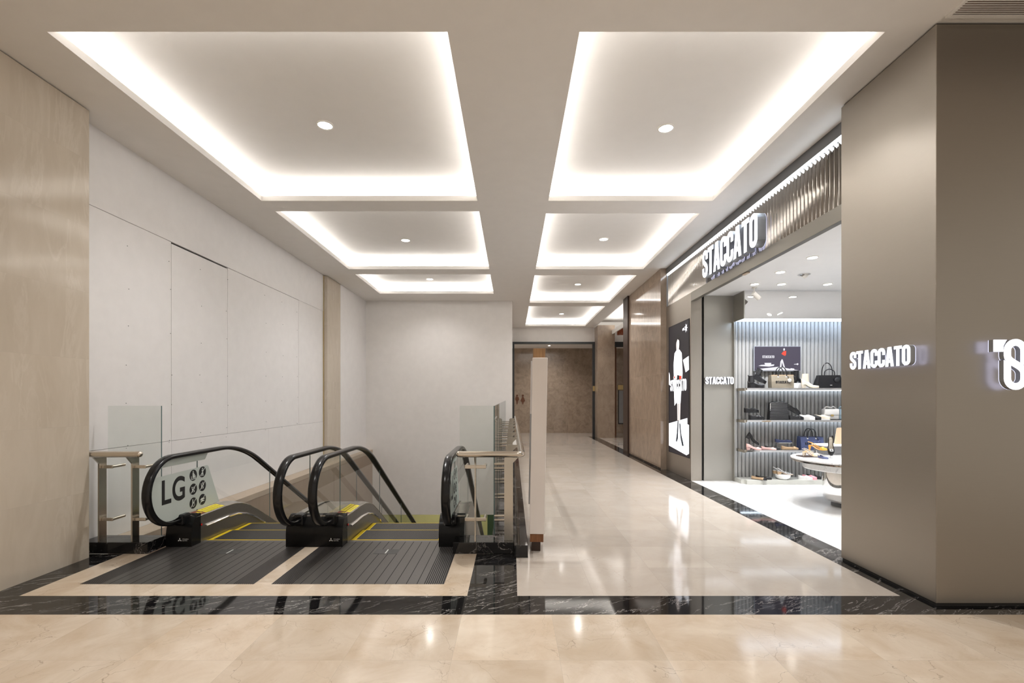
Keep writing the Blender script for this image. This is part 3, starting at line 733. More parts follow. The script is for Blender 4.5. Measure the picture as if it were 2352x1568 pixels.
# round marble table with mirror pedestal
TX, TY, TZ = 4.72, 6.62, 0.66
t = thing('display_table', 'round white marble display table on a mirrored pedestal', 'table', (TX, TY, 0))
MB().lathe([(0.02, TZ-0.03), (0.745, TZ-0.03), (0.755, TZ-0.024), (0.755, TZ-0.006), (0.745, TZ), (0.02, TZ)], (TX, TY, 0), 64, cap=True).build('tabletop', M['tablemarble'], t, True)
MB().lathe([(0.68, TZ-0.048), (0.758, TZ-0.048), (0.758, TZ-0.030), (0.68, TZ-0.030)], (TX, TY, 0), 64, cap=False).build('mirror_edge', M['chrome'], t, True)
MB().lathe([(0.02, TZ-0.15), (0.60, TZ-0.15), (0.61, TZ-0.14), (0.61, TZ-0.048), (0.02, TZ-0.048)], (TX, TY, 0), 64).build('apron', M['tablemarble'], t, True)
MB().lathe([(0.02, 0.05), (0.26, 0.05), (0.32, 0.07), (0.355, 0.12), (0.365, 0.20), (0.365, TZ-0.15), (0.02, TZ-0.15)], (TX, TY, 0), 64).build('pedestal', M['chrome'], t, True)
MB().lathe([(0.02, 0.0), (0.26, 0.0), (0.26, 0.05), (0.02, 0.05)], (TX, TY, 0), 48).build('foot', M['trim_grey'], t, True)

# ------------------------------------------------------------------ escalators
TAN = math.tan(math.radians(30)); YEND = 12.6
def fillet(y, z0, yi, T):
    """level line at z0 bending at yi into a 30 degree descent, rounded over tangent length T"""
    if y <= yi-T: return z0
    t2 = T*math.cos(math.radians(30))
    if y >= yi+t2: return z0-TAN*(y-yi)
    R = T/math.tan(math.radians(15))
    d = y-(yi-T)
    return z0-(R-math.sqrt(max(0, R*R-d*d)))
hand_z = lambda y: fillet(y, 0.919, 5.92, 0.45)
deck_z = lambda y: fillet(y, 0.285, 5.745, 0.30)
tread_z = lambda y: fillet(y, 0.0, 5.95, 0.35)
CY, CZ, RR = 4.712, 0.594, 0.325
def hand_path(x):
    p = [(x, 4.90, CZ-RR), (x, 4.80, CZ-RR)]
    p += [(x, CY+RR*math.cos(math.radians(a)), CZ+RR*math.sin(math.radians(a))) for a in range(-90, -271, -8)]
    ys = [4.9, 5.2, 5.45]+[5.5+0.05*i for i in range(18)]+[6.6, 8.0, 10.0, YEND]
    return p+[(x, y, hand_z(y)) for y in ys]
HPROF = [(-.040, -.013), (-.040, .006), (-.033, .017), (-.018, .023), (.018, .023), (.033, .017), (.040, .006), (.040, -.013), (.030, -.020), (.022, -.010), (-.022, -.010), (-.030, -.020)]
def glass_strip(name, x, y0, y1, parent, lo, hi, n=10, th=0.010, skew=0.0):
    m = MB(); rings = []
    for i in range(n+1):
        y = y0+(y1-y0)*i/n
        a, b = lo(y), hi(y)
        rings.append([(x-th/2, y+skew*0, a), (x+th/2, y, a), (x+th/2, y, b), (x-th/2, y, b)])
    return m.loft(rings).build(name, M['glass'], parent)
def slab_profile(name, mat, x0, x1, y0, y1, top, bot, parent, n=40):
    rings = []
    for i in range(n+1):
        y = y0+(y1-y0)*i/n
        rings.append([(x0, y, bot(y)), (x1, y, bot(y)), (x1, y, top(y)), (x0, y, top(y))])
    return MB().loft(rings).build(name, mat, parent, True)
PICS = {}
def pictograms(o, r, u, n, parent, d):
    """six round safety pictograms in two columns"""
    o, r, u, n = Vector(o), Vector(r), Vector(u), Vector(n); R = 0.058
    def disc(c, k):
        b = MB().prism([arc(0, 0, R, 0, 354, 40)], o+r*c[0]+u*c[1], r, u, n, d, d+0.001).build('pictogram', M['black'], parent)
        m = MB(); P = o+r*c[0]+u*c[1]; a, e = d+0.001, d+0.0018
        def q(*pts): m.prism([[(x*R, y*R) for x, y in pts]], P, r, u, n, a, e)
        def ci(x, y, s): m.prism([arc(x*R, y*R, s*R, 0, 340, 14)], P, r, u, n, a, e)
        if k == 0:
            ci(-.05, .66, .13); q((-.2, .48), (.15, .48), (.2, -.5), (.0, -.5), (-.02, -.05), (-.05, -.5), (-.22, -.5)); ci(.32, .08, .10)
            q((.22, -.02), (.42, -.02), (.42, -.5), (.22, -.5)); q((-.6, -.1), (-.5, -.1), (-.45, -.62), (.5, -.62), (.55, -.1), (.65, -.1), (.62, -.75), (-.58, -.75))
        elif k == 1:
            ci(0, .62, .14); q((-.25, .4), (.25, .4), (.12, .05), (.28, -.5), (-.28, -.5), (-.12, .05)); q((-.4, -.6), (.4, -.6), (.4, -.7), (-.4, -.7))
        elif k in (2, 3):
            q((-.5, .5), (-.4, .5), (-.25, .0), (.35, .05), (.42, .42), (-.3, .38), (-.3, .28), (.3, .32), (.26, .14), (-.25, .08), (-.2, -.2), (.35, -.2), (.35, -.3), (-.3, -.3))
            ci(-.15, -.46, .11); ci(.25, -.46, .11)
            if k == 3: ci(.1, .55, .12)
        elif k == 4:
            ci(-.15, .58, .13); q((-.28, .42), (-.05, .42), (.0, .1), (.3, .1), (.42, -.45), (.28, -.45), (.2, -.04), (-.28, -.04))
            m.prism([arc(0, -.28*R, .36*R, 0, 345, 24), arc(0, -.28*R, .26*R, 0, 345, 24)[::-1]], P, r, u, n, a, e)
        else:
            q((-.6, .1), (-.2, .3), (.6, .2), (.6, .02), (.1, -.02), (-.55, -.1)); q((-.6, -.22), (.1, -.12), (.55, -.2), (.5, -.34), (-.4, -.4))
        if k: m.prism([stroke([(-.68*R, -.68*R), (.68*R, .68*R)], .055*R)], P, r, u, n, a, e+0.0003)
        m.build('pictogram_symbol', M['grey_ink'], b)
    for k, c in enumerate([(0, .146), (.148, .158), (0, 0), (.148, .010), (0, -.146), (.148, -.138)]): disc(c, k)
def maker_mark(o, r, u, n, parent):
    """three diamonds and two small lines of lettering"""
    o, r, u, n = Vector(o), Vector(r), Vector(u), Vector(n); s = 0.011
    for ang in (90, 210, 330):
        a = math.radians(ang); t = Vector((math.cos(a), math.sin(a))); pp = Vector((-t.y, t.x))
        rh = [(0, 0), tuple(t*s+pp*s*.577), tuple(t*2*s), tuple(t*s-pp*s*.577)]
        MB().prism([rh], o, r, u, n, 0.0005, 0.0012).build('emblem', M['white_ink'], parent)
    fonttext('lettering', 'MITSUBISHI', M['white_ink'], parent, o+r*.026+u*.004, r, u, n, .062, .009, 0.001)
    fonttext('lettering', 'ELECTRIC', M['white_ink'], parent, o+r*.026-u*.011, r, u, n, .050, .009, 0.001)
def escalator(label, sl, sr, gl, gr, ol, orr, pl, pr, sign_side):
    E = thing('escalator', label, 'escalator', ((sl+sr)/2, 5.0, 0))
    # landing plate
    B('landing_plate', M['plate'], pl+0.165, pr-0.165, 3.857, 4.99, -0.03, 0.001, E)
    B('plate_border', M['plate_dense'], pl, pl+0.165, 3.857, 4.815, -0.03, 0.0012, E)
    B('plate_border', M['plate_dense'], pr-0.165, pr, 3.857, 4.815, -0.03, 0.0012, E)
    p = B('access_cover', M['cover_dark'], (sl+sr)/2-.115, (sl+sr)/2+.115, 4.60, 4.735, 0.001, 0.0022, E)
    B('key_slot', M['grey_ink'], (sl+sr)/2-.006, (sl+sr)/2+.006, 4.61, 4.725, 0.0022, 0.003, p)
    B('comb_plate', M['comb'], sl, sr, 4.99, 5.055, -0.03, 0.001, E)
    B('comb_edge', M['yellow'], sl+.01, sr-.01, 5.040, 5.056, 0.001, 0.0035, E)
    # steps
    y = 5.06; k = 0
    while y < YEND-0.4:
        z = tread_z(y+0.40)-0.006
        st = B('step', M['step'], sl+.006, sr-.006, y, y+0.398, z-0.22, z, E)
        B('yellow_line', M['yellow'], sl+.006, sl+.050, y+.002, y+.396, z-.002, z+.0015, st)
        B('yellow_line', M['yellow'], sr-.050, sr-.006, y+.002, y+.396, z-.002, z+.0015, st)
        B('yellow_line', M['yellow'], sl+.05, sr-.05, y+.386, y+.396, z-.002, z+.0013, st)
        y += 0.402; k += 1
    low = lambda y: tread_z(y)-0.55
    for side, (s, g, o) in enumerate(((sl, gl, ol), (sr, gr, orr))):
        sg = 1 if side == 0 else -1            # +x from the outer side to the steps
        # steel skirt with sloping deck, black rubber newel base
        x0, x1 = (s-0.012, s) if sg > 0 else (s, s+0.012)
        slab_profile('skirt_panel', M['skirt'], x0, x1, 4.90, YEND, lambda y: deck_z(y)-0.012, low, E)
        rings = []; n = 46
        for i in range(n+1):
            y = 4.895+(YEND-4.895)*i/n; d = deck_z(y)
            rings.append([(s-sg*.002, y, d-.014), (s+sg*.0015, y, d-.006), (s-sg*.006, y, d), (g+sg*.008, y, d+.022), (g+sg*.008, y, d-.02)])
        MB().loft(rings).build('inner_deck', M['deck'], E, True)
        a, b = sorted((g-sg*.008, o))
        slab_profile('outer_deck', M['deck'], a, b, 4.895, YEND, lambda y: deck_z(y)+.012, lambda y: deck_z(y)-.03, E)
        a, b = sorted((o, o+sg*.012))
        slab_profile('outer_panel', M['outer_clad'], a, b, 4.93, YEND, lambda y: deck_z(y)-.03, low, E)
        a, b = sorted((o, s+sg*.001))
        prof = [(4.815, 0.0), (4.815, .13), (4.822, .180), (4.840, .228), (4.868, .268), (4.905, .294), (4.945, .309), (4.962, .306), (4.962, 0.0)]
        nb = MB().prism([prof], (a, 0, 0), (0, 1, 0), (0, 0, 1), (1, 0, 0), 0, b-a)
        bmesh.ops.recalc_face_normals(nb.bm, faces=nb.bm.faces[:])
        nb = nb.build('newel_base', M['black_plastic'], E, True)
        B('handrail_inlet', M['rubber'], g-.055, g+.055, 4.80, 4.93, 0.215, 0.325, nb, bev=0.02)
        if sg > 0: maker_mark((s-.115, 4.815, .070), (1, 0, 0), (0, 0, 1), (0, -1, 0), nb)
        # brush guard, stop button
        m = MB(); rings = []
        for i in range(40):
            y = 5.02+(YEND-5.02)*i/39; z = deck_z(y)-.125
            rings.append([(s, y, z-.012), (s+sg*.022, y, z-.010), (s+sg*.030, y, z), (s+sg*.022, y, z+.010), (s, y, z+.014)])
        m.loft(rings).build('brush_guard', M['chrome'], E, True)
        bt = MB().tube([(s, 4.965, .185), (s+sg*.006, 4.965, .185)], .014, 18).build('stop_button_ring', M['black_plastic'], E)
        MB().tube([(s+sg*.006, 4.965, .185), (s+sg*.010, 4.965, .185)], .010, 16).build('stop_button', M['red'], bt)
        # handrail and glass
        MB().sweep(HPROF, hand_path(g)).build('handrail', M['rubber'], E, True)
        inner = RR-.018
        def hi1(y): return CZ+math.sqrt(max(0, inner**2-(y-CY)**2)) if y < CY else hand_z(y)-.016
        def lo1(y): return CZ-math.sqrt(max(0, inner**2-(y-CY)**2)) if y < 4.83 else deck_z(max(y, 4.9))+.005
        def lo0(y): return deck_z(y)+.005
        def hi0(y): return hand_z(y)-.016
        m = MB(); rings = []
        ysl = [CY-inner*math.cos(math.radians(a)) for a in range(0, 91, 6)]+[4.77, 4.829, 4.84, 4.96, 5.094]
        for y in ysl:
            a, b = lo1(y), hi1(y)
            rings.append([(g-.005, y, a), (g+.005, y, a), (g+.005, y, b), (g-.005, y, b)])
        m.loft(rings).build('glass_panel', M['glass'], E)
        for ya, yb in ((5.098, 6.62), (6.624, 7.9), (7.904, 9.4), (9.404, YEND)): 
            gp = glass_strip('glass_panel', g, ya, yb, E, lo0, hi0, 20)
        for ya in (5.096, 6.622, 7.902):
            B('glass_joint', M['glass_edge'], g-.0052, g+.0052, ya-.0009, ya+.0009, lo0(ya), hi0(ya), E)
        # warning sticker on the inner deck
        if side == 0:
            def onDeck(ya, yb, fa, fb, mat, nm, par, lift):
                xa, xb = s-.010+(g+.012-s+.010)*fa, s-.010+(g+.012-s+.010)*fb
                f = lambda x: (x-s)/(g-s)*.022
                m = MB(); rings = []
                for i in range(7):
                    y = ya+(yb-ya)*i/6; d = deck_z(y)+lift
                    rings.append([(xa, y, d+f(xa)), (xb, y, d+f(xb)), (xb, y, d+f(xb)-.0006), (xa, y, d+f(xa)-.0006)])
                return m.loft(rings).build(nm, M[mat], par)
            stk = onDeck(4.968, 5.39, .0, 1.0, 'sticker_yellow', 'warning_sticker', E, .0015)
            onDeck(4.968, 5.065, .0, 1.0, 'maroon', 'warning_field', stk, .0022)
            onDeck(5.065, 5.39, .44, .50, 'maroon', 'warning_stripe', stk, .0022)
            d = deck_z(5.0)+.0032; f = lambda x: (x-s)/(g-s)*.022
            tri = [(-.030, -.028), (.030, -.028), (0, .030)]; tin = [(-.018, -.020), (.018, -.020), (0, .016)]
            up = Vector((g-s, 0, .022)).normalized(); rt = Vector((0, 1, 0)); nn = rt.cross(up)
            if nn.z < 0: nn = -nn
            c = Vector((s+(g-s)*.5, 5.018, deck_z(4.98)+.011+.0024))
            MB().prism([tri, tin[::-1]], c, rt, up, nn, 0, .0006).build('warning_triangle', M['sticker_yellow'], stk)
            MB().prism([[(-.003, -.014), (.003, -.014), (.004, .006), (-.004, .006)]], c, rt, up, nn, 0, .0006).build('warning_mark', M['sticker_yellow'], stk)
            for fr, tx, w in ((.62, 'HARAP TIDAK MENGINJAK GARIS KUNING', .27), (.14, 'DO NOT STEP ON THE YELLOW LINE', .24)):
                c = Vector((s+(g-s)*fr, 5.095, deck_z(5.1)+.022*fr+.0016))
                fonttext('lettering', tx, M['black'], stk, c, rt, up, nn, w, .020, .0008)
        # level sign on the frosted film
        if side == sign_side:
            n = Vector((1, 0, 0)); xf = g+.0055; r = Vector((0, 1, 0)); u = Vector((0, 0, 1))
            film = [(4.46, .762), (5.255, .762), (5.275, .745), (5.47, .315), (4.90, .312), (4.84, .306)]
            low_arc = [(CY+(inner-.004)*math.cos(math.radians(a)), CZ+(inner-.004)*math.sin(math.radians(a))) for a in range(-66, -214, -8)]
            film = low_arc+[(5.255, .762), (5.275, .745), (5.47, .318), (4.86, .318)]
            ff = MB().prism([film], (xf, 0, 0), r, u, n, 0, .0006).build('frosted_film', M['frost'], E)
            top = [(4.52, .829), (5.21, .829), (5.225, .838), (5.27, .900), (4.71, .900), (4.62, .886), (4.56, .862)]
            MB().prism([top], (xf, 0, 0), r, u, n, 0, .0006).build('frosted_film', M['frost'], E)
            if side == 0:
                fonttext('lettering', 'L', M['black'], ff, (xf, 4.572, .470), r, u, n, .128, .236, .0012, .022)
                fonttext('lettering', 'G', M['black'], ff, (xf, 4.714, .466), r, u, n, .182, .246, .0012, .022)
                pictograms((xf, 5.024, .541), r, u, n, ff, .0008)
            else:
                fonttext('lettering', 'L', M['black'], ff, (xf, 4.896, .470), -r, u, n, .128, .236, .0012, .022)
                fonttext('lettering', 'G', M['black'], ff, (xf, 4.754, .466), -r, u, n, .182, .246, .0012, .022)
                pictograms((xf, 5.172, .541), -r, u, n, ff, .0008)
    return E
escalator('left escalator going down beside the white boarded wall with LG sign on its glass', -3.225, -2.274, -3.35, -2.15, -3.48, -1.9905, -3.478, -2.080, 0)
escalator('escalator going down beside the steel railing and black marble kerb', -1.705, -0.736, -1.83, -0.61, -1.9895, -0.48, -1.938, -0.549, 1)

# ------------------------------------------------------------------ kerbs and railings
struct(B('kerb_left', M['kerb'], -4.165, -3.50, 4.60, 4.85, 0.0, 0.11, bev=.004))
struct(B('kerb_front', M['kerb'], -0.568, 0.02, 4.60, 4.85, 0.0, 0.11, bev=.004))
kb = MB().box(0.0206, 0.15, 4.49, 4.85, 0.0, 0.115, .004).box(-0.20, 0.15, 4.851, 13.385, -0.12, 0.112, .004)
struct(kb.build('kerb_right', M['kerb']))
ZR = 0.965; RT = 0.030
def post_poly(flip=1):
    # profile in (across towards the rail, up)
    return [(0, .0), (.085, .0), (.085, .755), (.155, .828), (.028, .828), (.0, .80)]
def bracket(parent, frm, to, z):
    """flat bar on the post with round standoffs reaching the glass"""
    frm, to = Vector(frm), Vector(to)
    MB().tube([frm+Vector((0, 0, z)), to+Vector((0, 0, z))], .0135, 12).build('glass_bracket', M['rail_steel'], parent, True)
def pane(name, parent, x0, x1, y0, y1, z0, z1, mat='glass_tall', edge='x'):
    g = B(name, M[mat], x0, x1, y0, y1, z0, z1, parent)
    if edge == 'x':
        B('pane_edge', M['glass_edge'], x1-.0005, x1+.0012, y0, y1, z0, z1, g)
    else:
        B('pane_edge', M['glass_edge'], x0, x1, y0-.0012, y0+.0005, z0, z1, g)
    return g
# left railing
t = thing('railing', 'short steel railing with glass pane between marble wall and left escalator', 'railing', (-3.8, 4.65, 0.11))
path = [(-4.16, 4.535, ZR), (-3.53, 4.535, ZR)]
MB().tube(path, RT, 20).ball((-3.53, 4.535, ZR), RT).build('rail', M['rail_steel'], t, True)
for x in (-3.985, -3.665):
    p = MB().prism([[(a, b) for a, b in post_poly()]], (x, 4.70, .11), (0, -1, 0), (0, 0, 1), (1, 0, 0), -.007, .007).build('post', M['steel'], t)
    for z in (.83, .32):
        MB().box(x+.007, x+.115, 4.640, 4.652, z-.016, z+.016, .005).build('clamp_bar', M['rail_steel'], p)
        MB().tube([(x+.10, 4.65, z), (x+.10, 4.80, z)], .015, 14).build('standoff', M['rail_steel'], p, True)
pane('glass_pane', t, -4.05, -3.517, 4.80, 4.812, .115, 1.418)
# right railing: short front run, then along the corridor edge of the void
t = thing('railing', 'long steel railing with tall glass panes along the corridor edge of the escalator void', 'railing', (0.1, 4.6, 0.11))
XR = 0.095
path = [(-0.50, 4.535, ZR), (XR-.05, 4.535, ZR)]+[(XR-.05+.05*math.sin(math.radians(a)), 4.535+.05-.05*math.cos(math.radians(a)), ZR) for a in range(15, 91, 15)]+[(XR, 6.0, ZR), (XR, 9, ZR), (XR, 13.36, ZR)]
MB().tube(path, RT, 20).ball((-0.50, 4.535, ZR), RT).build('rail', M['rail_steel'], t, True)
p = MB().prism([post_poly()], (-0.355, 4.70, .11), (0, -1, 0), (0, 0, 1), (1, 0, 0), -.006, .006).build('post', M['steel'], t)
for z in (.83, .32):
    MB().box(-.46, -.25, 4.640, 4.652, z-.018, z+.018, .006).build('clamp_bar', M['rail_steel'], p)
    for x in (-.445, -.265): MB().tube([(x, 4.65, z), (x, 4.80, z)], .016, 14).build('standoff', M['rail_steel'], p, True)
pane('glass_pane', t, -0.525, -0.18, 4.80, 4.812, .115, 1.418)
ys = [4.66+1.04*i for i in range(9)]
for i, y in enumerate(ys):
    p = MB().prism([post_poly()], (-0.075, y, .112), (1, 0, 0), (0, 0, 1), (0, -1, 0), -.006, .006).build('post', M['steel'], t)
    for z in (.835, .33):
        for dz in (-.02, .02):
            MB().tube([(-0.075, y, z+dz), (-0.172, y, z+dz)], .0125, 12).build('glass_bracket', M['rail_steel'], p, True)
for i in range(9):
    a = 4.83+1.04*i if i else 4.83; b = min(13.36, 4.83+1.04*(i+1)-.05)
    pane('glass_pane', t, -0.186, -0.174, a, b, .125, 1.418, 'glass_tall', 'y')

# ------------------------------------------------------------------ directory stand seen edge-on
t = thing('directory_stand', 'slim leaning white directory stand on a wooden block by the railing end', 'sign stand', (0.24, 4.9, 0.0), rot=(0, 0, 0), local=True)
t.location = (0.225, 4.66, 0); t.rotation_euler = (0, 0, -0.045)
lean = lambda x, z: x+0.030*(z-0.17)/1.72
def leaning(name, mat, x0, x1, y0, y1, z0, z1, bev=0.0):
    m = MB().box(x0, x1, y0, y1, z0, z1, bev)
    for v in m.bm.verts: v.co.x = lean(v.co.x, v.co.z)
    return m.build(name, mat, t)
leaning('foot', M['dark_wood'], -.032, .054, .03, .50, 0.0, .092)
leaning('base_block', M['walnut'], -.050, .082, .012, .53, .092, .172, .003)
leaning('body', M['totem'], -.056, .092, .0, .55, .172, 1.890, .006)
leaning('top_block', M['oak'], -.050, .070, .10, .46, 1.890, 1.990, .003)
leaning('display_panel', M['totem_grey'], -.070, -.0565, .02, .53, .46, 1.34)
leaning('print_panel', M['totem_print'], -.070, -.0565, .02, .53, 1.341, 1.86)

# ------------------------------------------------------------------ shoes and bags
def smooth(pts, n=5):
    P = [Vector(p) for p in pts]; out = []
    for i in range(len(P)-1):
        a, b, c, d = P[max(i-1, 0)], P[i], P[i+1], P[min(i+2, len(P)-1)]
        for j in range(n):
            t = j/n
            out.append(0.5*((2*b)+(c-a)*t+(2*a-5*b+4*c-d)*t*t+(3*b-a-3*c+d)*t**3))
    return out+[P[-1]]
def leather(name, c, rough=0.3, spec=0.5, coat=0.0): return plain(name, c, rough, 0, spec, 0.06, coat)
G = {
 'black': leather('black_leather', (0.012, 0.012, 0.014), 0.22), 'black_suede': leather('black_suede', (0.012, 0.012, 0.014), 0.7),
 'cream': leather('cream_leather', (0.66, 0.59, 0.48), 0.35), 'white': leather('white_leather', (0.66, 0.65, 0.635), 0.4),
 'pink': leather('pink_leather', (0.74, 0.47, 0.44), 0.35), 'bright_pink': leather('bright_pink_leather', (0.85, 0.36, 0.42), 0.45),
 'tan': leather('tan_leather', (0.42, 0.29, 0.175), 0.4), 'mustard': leather('mustard_leather', (0.72, 0.36, 0.05), 0.35),
 'lining': leather('tan_lining', (0.72, 0.40, 0.12), 0.5), 'pale_lining': leather('pale_lining', (0.78, 0.68, 0.55), 0.5),
 'navy': leather('navy_denim', (0.045, 0.058, 0.135), 0.7), 'denim': leather('blue_denim', (0.062, 0.080, 0.180), 0.75),
 'canvas': leather('beige_canvas', (0.21, 0.18, 0.135), 0.8), 'silver': plain('silver_leather', (0.72, 0.71, 0.70), 0.28, 0.6),
 'pale_blue': leather('pale_blue_leather', (0.33, 0.43, 0.50), 0.4), 'gold': plain('gold_fitting', (0.75, 0.55, 0.22), 0.25, 1.0),
 'card': leather('tan_card', (0.56, 0.42, 0.28), 0.6), 'acrylic': glass('acrylic', (0.9, 0.92, 0.93)),
}
def shoe(name, label, x, y, z, yaw, kind='pump', upper='black', lining='lining', sole='black', ornament=None, pitch=0.0, roll=0.0, s=1.0, group=None, toe='round', cat='shoe'):
    t = thing(name, label, cat, (x, y, z), group, (roll, pitch, yaw), local=True); t.scale = (s, s, s)
    L = 0.25
    heel = {'pump': .062, 'block': .048, 'sling': .062, 'flat': .010, 'loafer': .024, 'sneaker': .022, 'boot': .052, 'chelsea': .034, 'sandal': .045}[kind]
    st = {'loafer': .022, 'sneaker': .022, 'chelsea': .026}.get(kind, .006)
    def base(u): return heel*(1-min(1, max(0, (u-.22)/.42)))**1.6 if kind not in ('loafer', 'sneaker', 'chelsea', 'flat') else (0 if kind != 'flat' else .004)
    def wid(u):
        pts = [(0, .012), (.05, .026), (.15, .032), (.40, .028), (.60, .036), (.73, .041), (.86, .035 if toe == 'round' else .027), (.95, .024 if toe == 'round' else .013), (1, .008 if toe == 'round' else .003)]
        for (a, p), (b, q) in zip(pts, pts[1:]):
            if u <= b: return p+(q-p)*(u-a)/(b-a)
        return pts[-1][1]
    open_to = {'pump': .66, 'block': .66, 'sling': .66, 'flat': .68, 'loafer': .46, 'sneaker': .42, 'boot': .0, 'chelsea': .0, 'sandal': .0}[kind]
    def hgt(u):
        if kind in ('boot', 'chelsea'):
            return .085 if u < .30 else .085-.045*min(1, (u-.30)/.35) if u < .65 else .040-.012*(u-.65)/.35
        hb, sd, vm = {'pump': (.055, .034, .036), 'block': (.055, .034, .036), 'sling': (.0, .0, .036), 'flat': (.050, .030, .032), 'loafer': (.062, .046, .052), 'sneaker': (.075, .058, .064)}.get(kind, (.05, .03, .03))
        if u < .3: return hb+(sd-hb)*u/.3
        if u < open_to: return sd
        w = (u-open_to)/(1-open_to)
        return vm+(.010 if kind in ('loafer', 'sneaker') else .004)*(1-abs(2*w-.5)) - vm*.45*w*w
    # sole
    us = [0, .02, .06, .12, .2, .3, .4, .5, .6, .7, .8, .88, .94, .98, 1]
    rings = []
    for u in us:
        b, w = base(u), wid(u)*1.05
        rings.append([(u*L, -w, b), (u*L, w, b), (u*L, w, b+st), (u*L, -w, b+st)])
    MB().loft(rings).build('sole', G[sole], t, True)
    if heel > .02:
        bw = .024 if kind in ('block', 'boot', 'loafer', 'chelsea', 'sandal') else .011
        hl = .075 if kind in ('loafer', 'chelsea') else .05 if kind in ('boot', 'block', 'sandal') else .022
        tp = .9 if kind in ('loafer', 'chelsea', 'boot', 'block', 'sandal') else .6
        if kind not in ('loafer', 'sneaker', 'chelsea'):
            MB().loft([[(.006, -bw*tp, 0), (.006, bw*tp, 0), (.006+hl*tp, bw*tp, 0), (.006+hl*tp, -bw*tp, 0)],
                       [(.0, -bw*1.1, heel), (.0, bw*1.1, heel), (hl*1.35, bw*1.1, base(hl*1.35/L)), (hl*1.35, -bw*1.1, base(hl*1.35/L))]]).build('heel', G[sole], t)
    if kind == 'sandal':
        for u0, h in ((.70, .030), (.58, .036), (.84, .020)):
            w = wid(u0)*1.05; b = base(u0)+st
            MB().tube([(u0*L, -w, b), (u0*L-.008, -w*.75, b+h*.7), (u0*L-.012, 0, b+h), (u0*L+.008, w*.75, b+h*.7), (u0*L+.012, w, b)], .006, 8).build('strap', G[upper], t, True)
        MB().tube([(.14, .03, .02), (.08, .034, .06), (.02, .02, .10), (.0, 0, .108), (.02, -.02, .10), (.08, -.034, .06), (.14, -.03, .02)], .004, 8).build('ankle_strap', G[upper], t, True)
        rings = [[(u*L, -wid(u)*.95, base(u)+st+.001), (u*L, wid(u)*.95, base(u)+st+.001), (u*L, wid(u)*.95, base(u)+st+.004), (u*L, -wid(u)*.95, base(u)+st+.004)] for u in us]
        MB().loft(rings).build('insole', G[lining], t, True)
        return t
    # upper: open stations fold inwards at the rim
    u0 = .60 if kind == 'sling' else 0
    ust = [u for u in (0, .015, .05, .1, .18, .28, .38, .45, .5, .56, .6, .64, .66, .69, .72, .78, .84, .9, .95, .98, 1) if u >= u0]
    rings = []
    for u in ust:
        b, w, h = base(u)+st, wid(u), hgt(u); ring = []
        if u < open_to and kind != 'sling' or (kind == 'sling' and u < open_to):
            wi = w*.80
            half = [(w, 0), (w*1.02, h*.35), (w*1.0, h*.7), (w*.94, h*.97), (w*.90, h), (wi, h*.96), (wi*.95, h*.5), (wi*.9, .004)]
        else:
            half = [(w, 0), (w*1.02, h*.3), (w*.98, h*.55), (w*.88, h*.76), (w*.70, h*.90), (w*.48, h*.97), (w*.25, h), (w*.08, h*1.005)]
        ring = [(u*L, yy, b+zz) for yy, zz in half]+[(u*L, -yy, b+zz) for yy, zz in half[::-1]]
        rings.append(ring)
    MB().loft(rings).build('upper', G[upper], t, True)
    if open_to > 0 and kind != 'boot':
        rings = [[(u*L, -wid(u)*.80, base(u)+st+.003), (u*L, wid(u)*.80, base(u)+st+.003), (u*L, wid(u)*.8, base(u)+st+.006), (u*L, -wid(u)*.8, base(u)+st+.006)] for u in us if .015 < u < open_to+.06]
        MB().loft(rings).build('insole', G[lining], t, True)
        if kind != 'sling':
            rings = []
            for u in (.02, .05, .1, .18, .28, .38, .45, .56, open_to-.01):
                if u >= open_to: continue
                w, h, b = wid(u)*.795, hgt(u)*.9, base(u)+st
                rings.append([(u*L, w, b+h), (u*L, w*.93, b+.005), (u*L, -w*.93, b+.005), (u*L, -w, b+h)])
            MB().loft(rings, cap=False, closed=False).build('lining', G[lining], t, True)
    if kind == 'sling':
        b = base(.62)+st
        MB().tube(smooth([(.155, .036, b+.02), (.10, .036, heel*.6+.03), (.04, .030, heel+.045), (.0, .014, heel+.058), (-.004, 0, heel+.060), (.0, -.014, heel+.058), (.04, -.030, heel+.045), (.10, -.036, heel*.6+.03), (.155, -.036, b+.02)]), .0038, 8).build('heel_strap', G[upper], t, True)
    if kind in ('boot', 'chelsea'):
        top = .175 if kind == 'boot' else .165
        rings = []
        for f in (0, .15, .35, .6, .8, 1):
            z = heel*.9+.05+(top-.05)*f; rx = .052-.006*f; ry = .030+.004*f; cx = .058-.010*f*(1-f)
            rings.append([(cx+rx*math.cos(a*2*PI/20), ry*math.sin(a*2*PI/20), z) for a in range(20)])
        f = 1; z = heel*.9+.05+(top-.05)
        for q, dz in ((.86, 0), (.84, -.05)):
            rings.append([(.058+.046*q*math.cos(a*2*PI/20), .034*q*math.sin(a*2*PI/20), z+dz) for a in range(20)])
        MB().loft(rings).build('shaft', G[upper], t, True)
        if kind == 'chelsea':
            MB().box(.035, .080, -.0335, -.031, .085, .185).build('elastic_gusset', G['black_suede'], t)
            MB().tube([(.016, 0, .182), (.005, 0, .200), (.012, 0, .212), (.020, 0, .188)], .004, 8).build('pull_tab', G[upper], t, True)
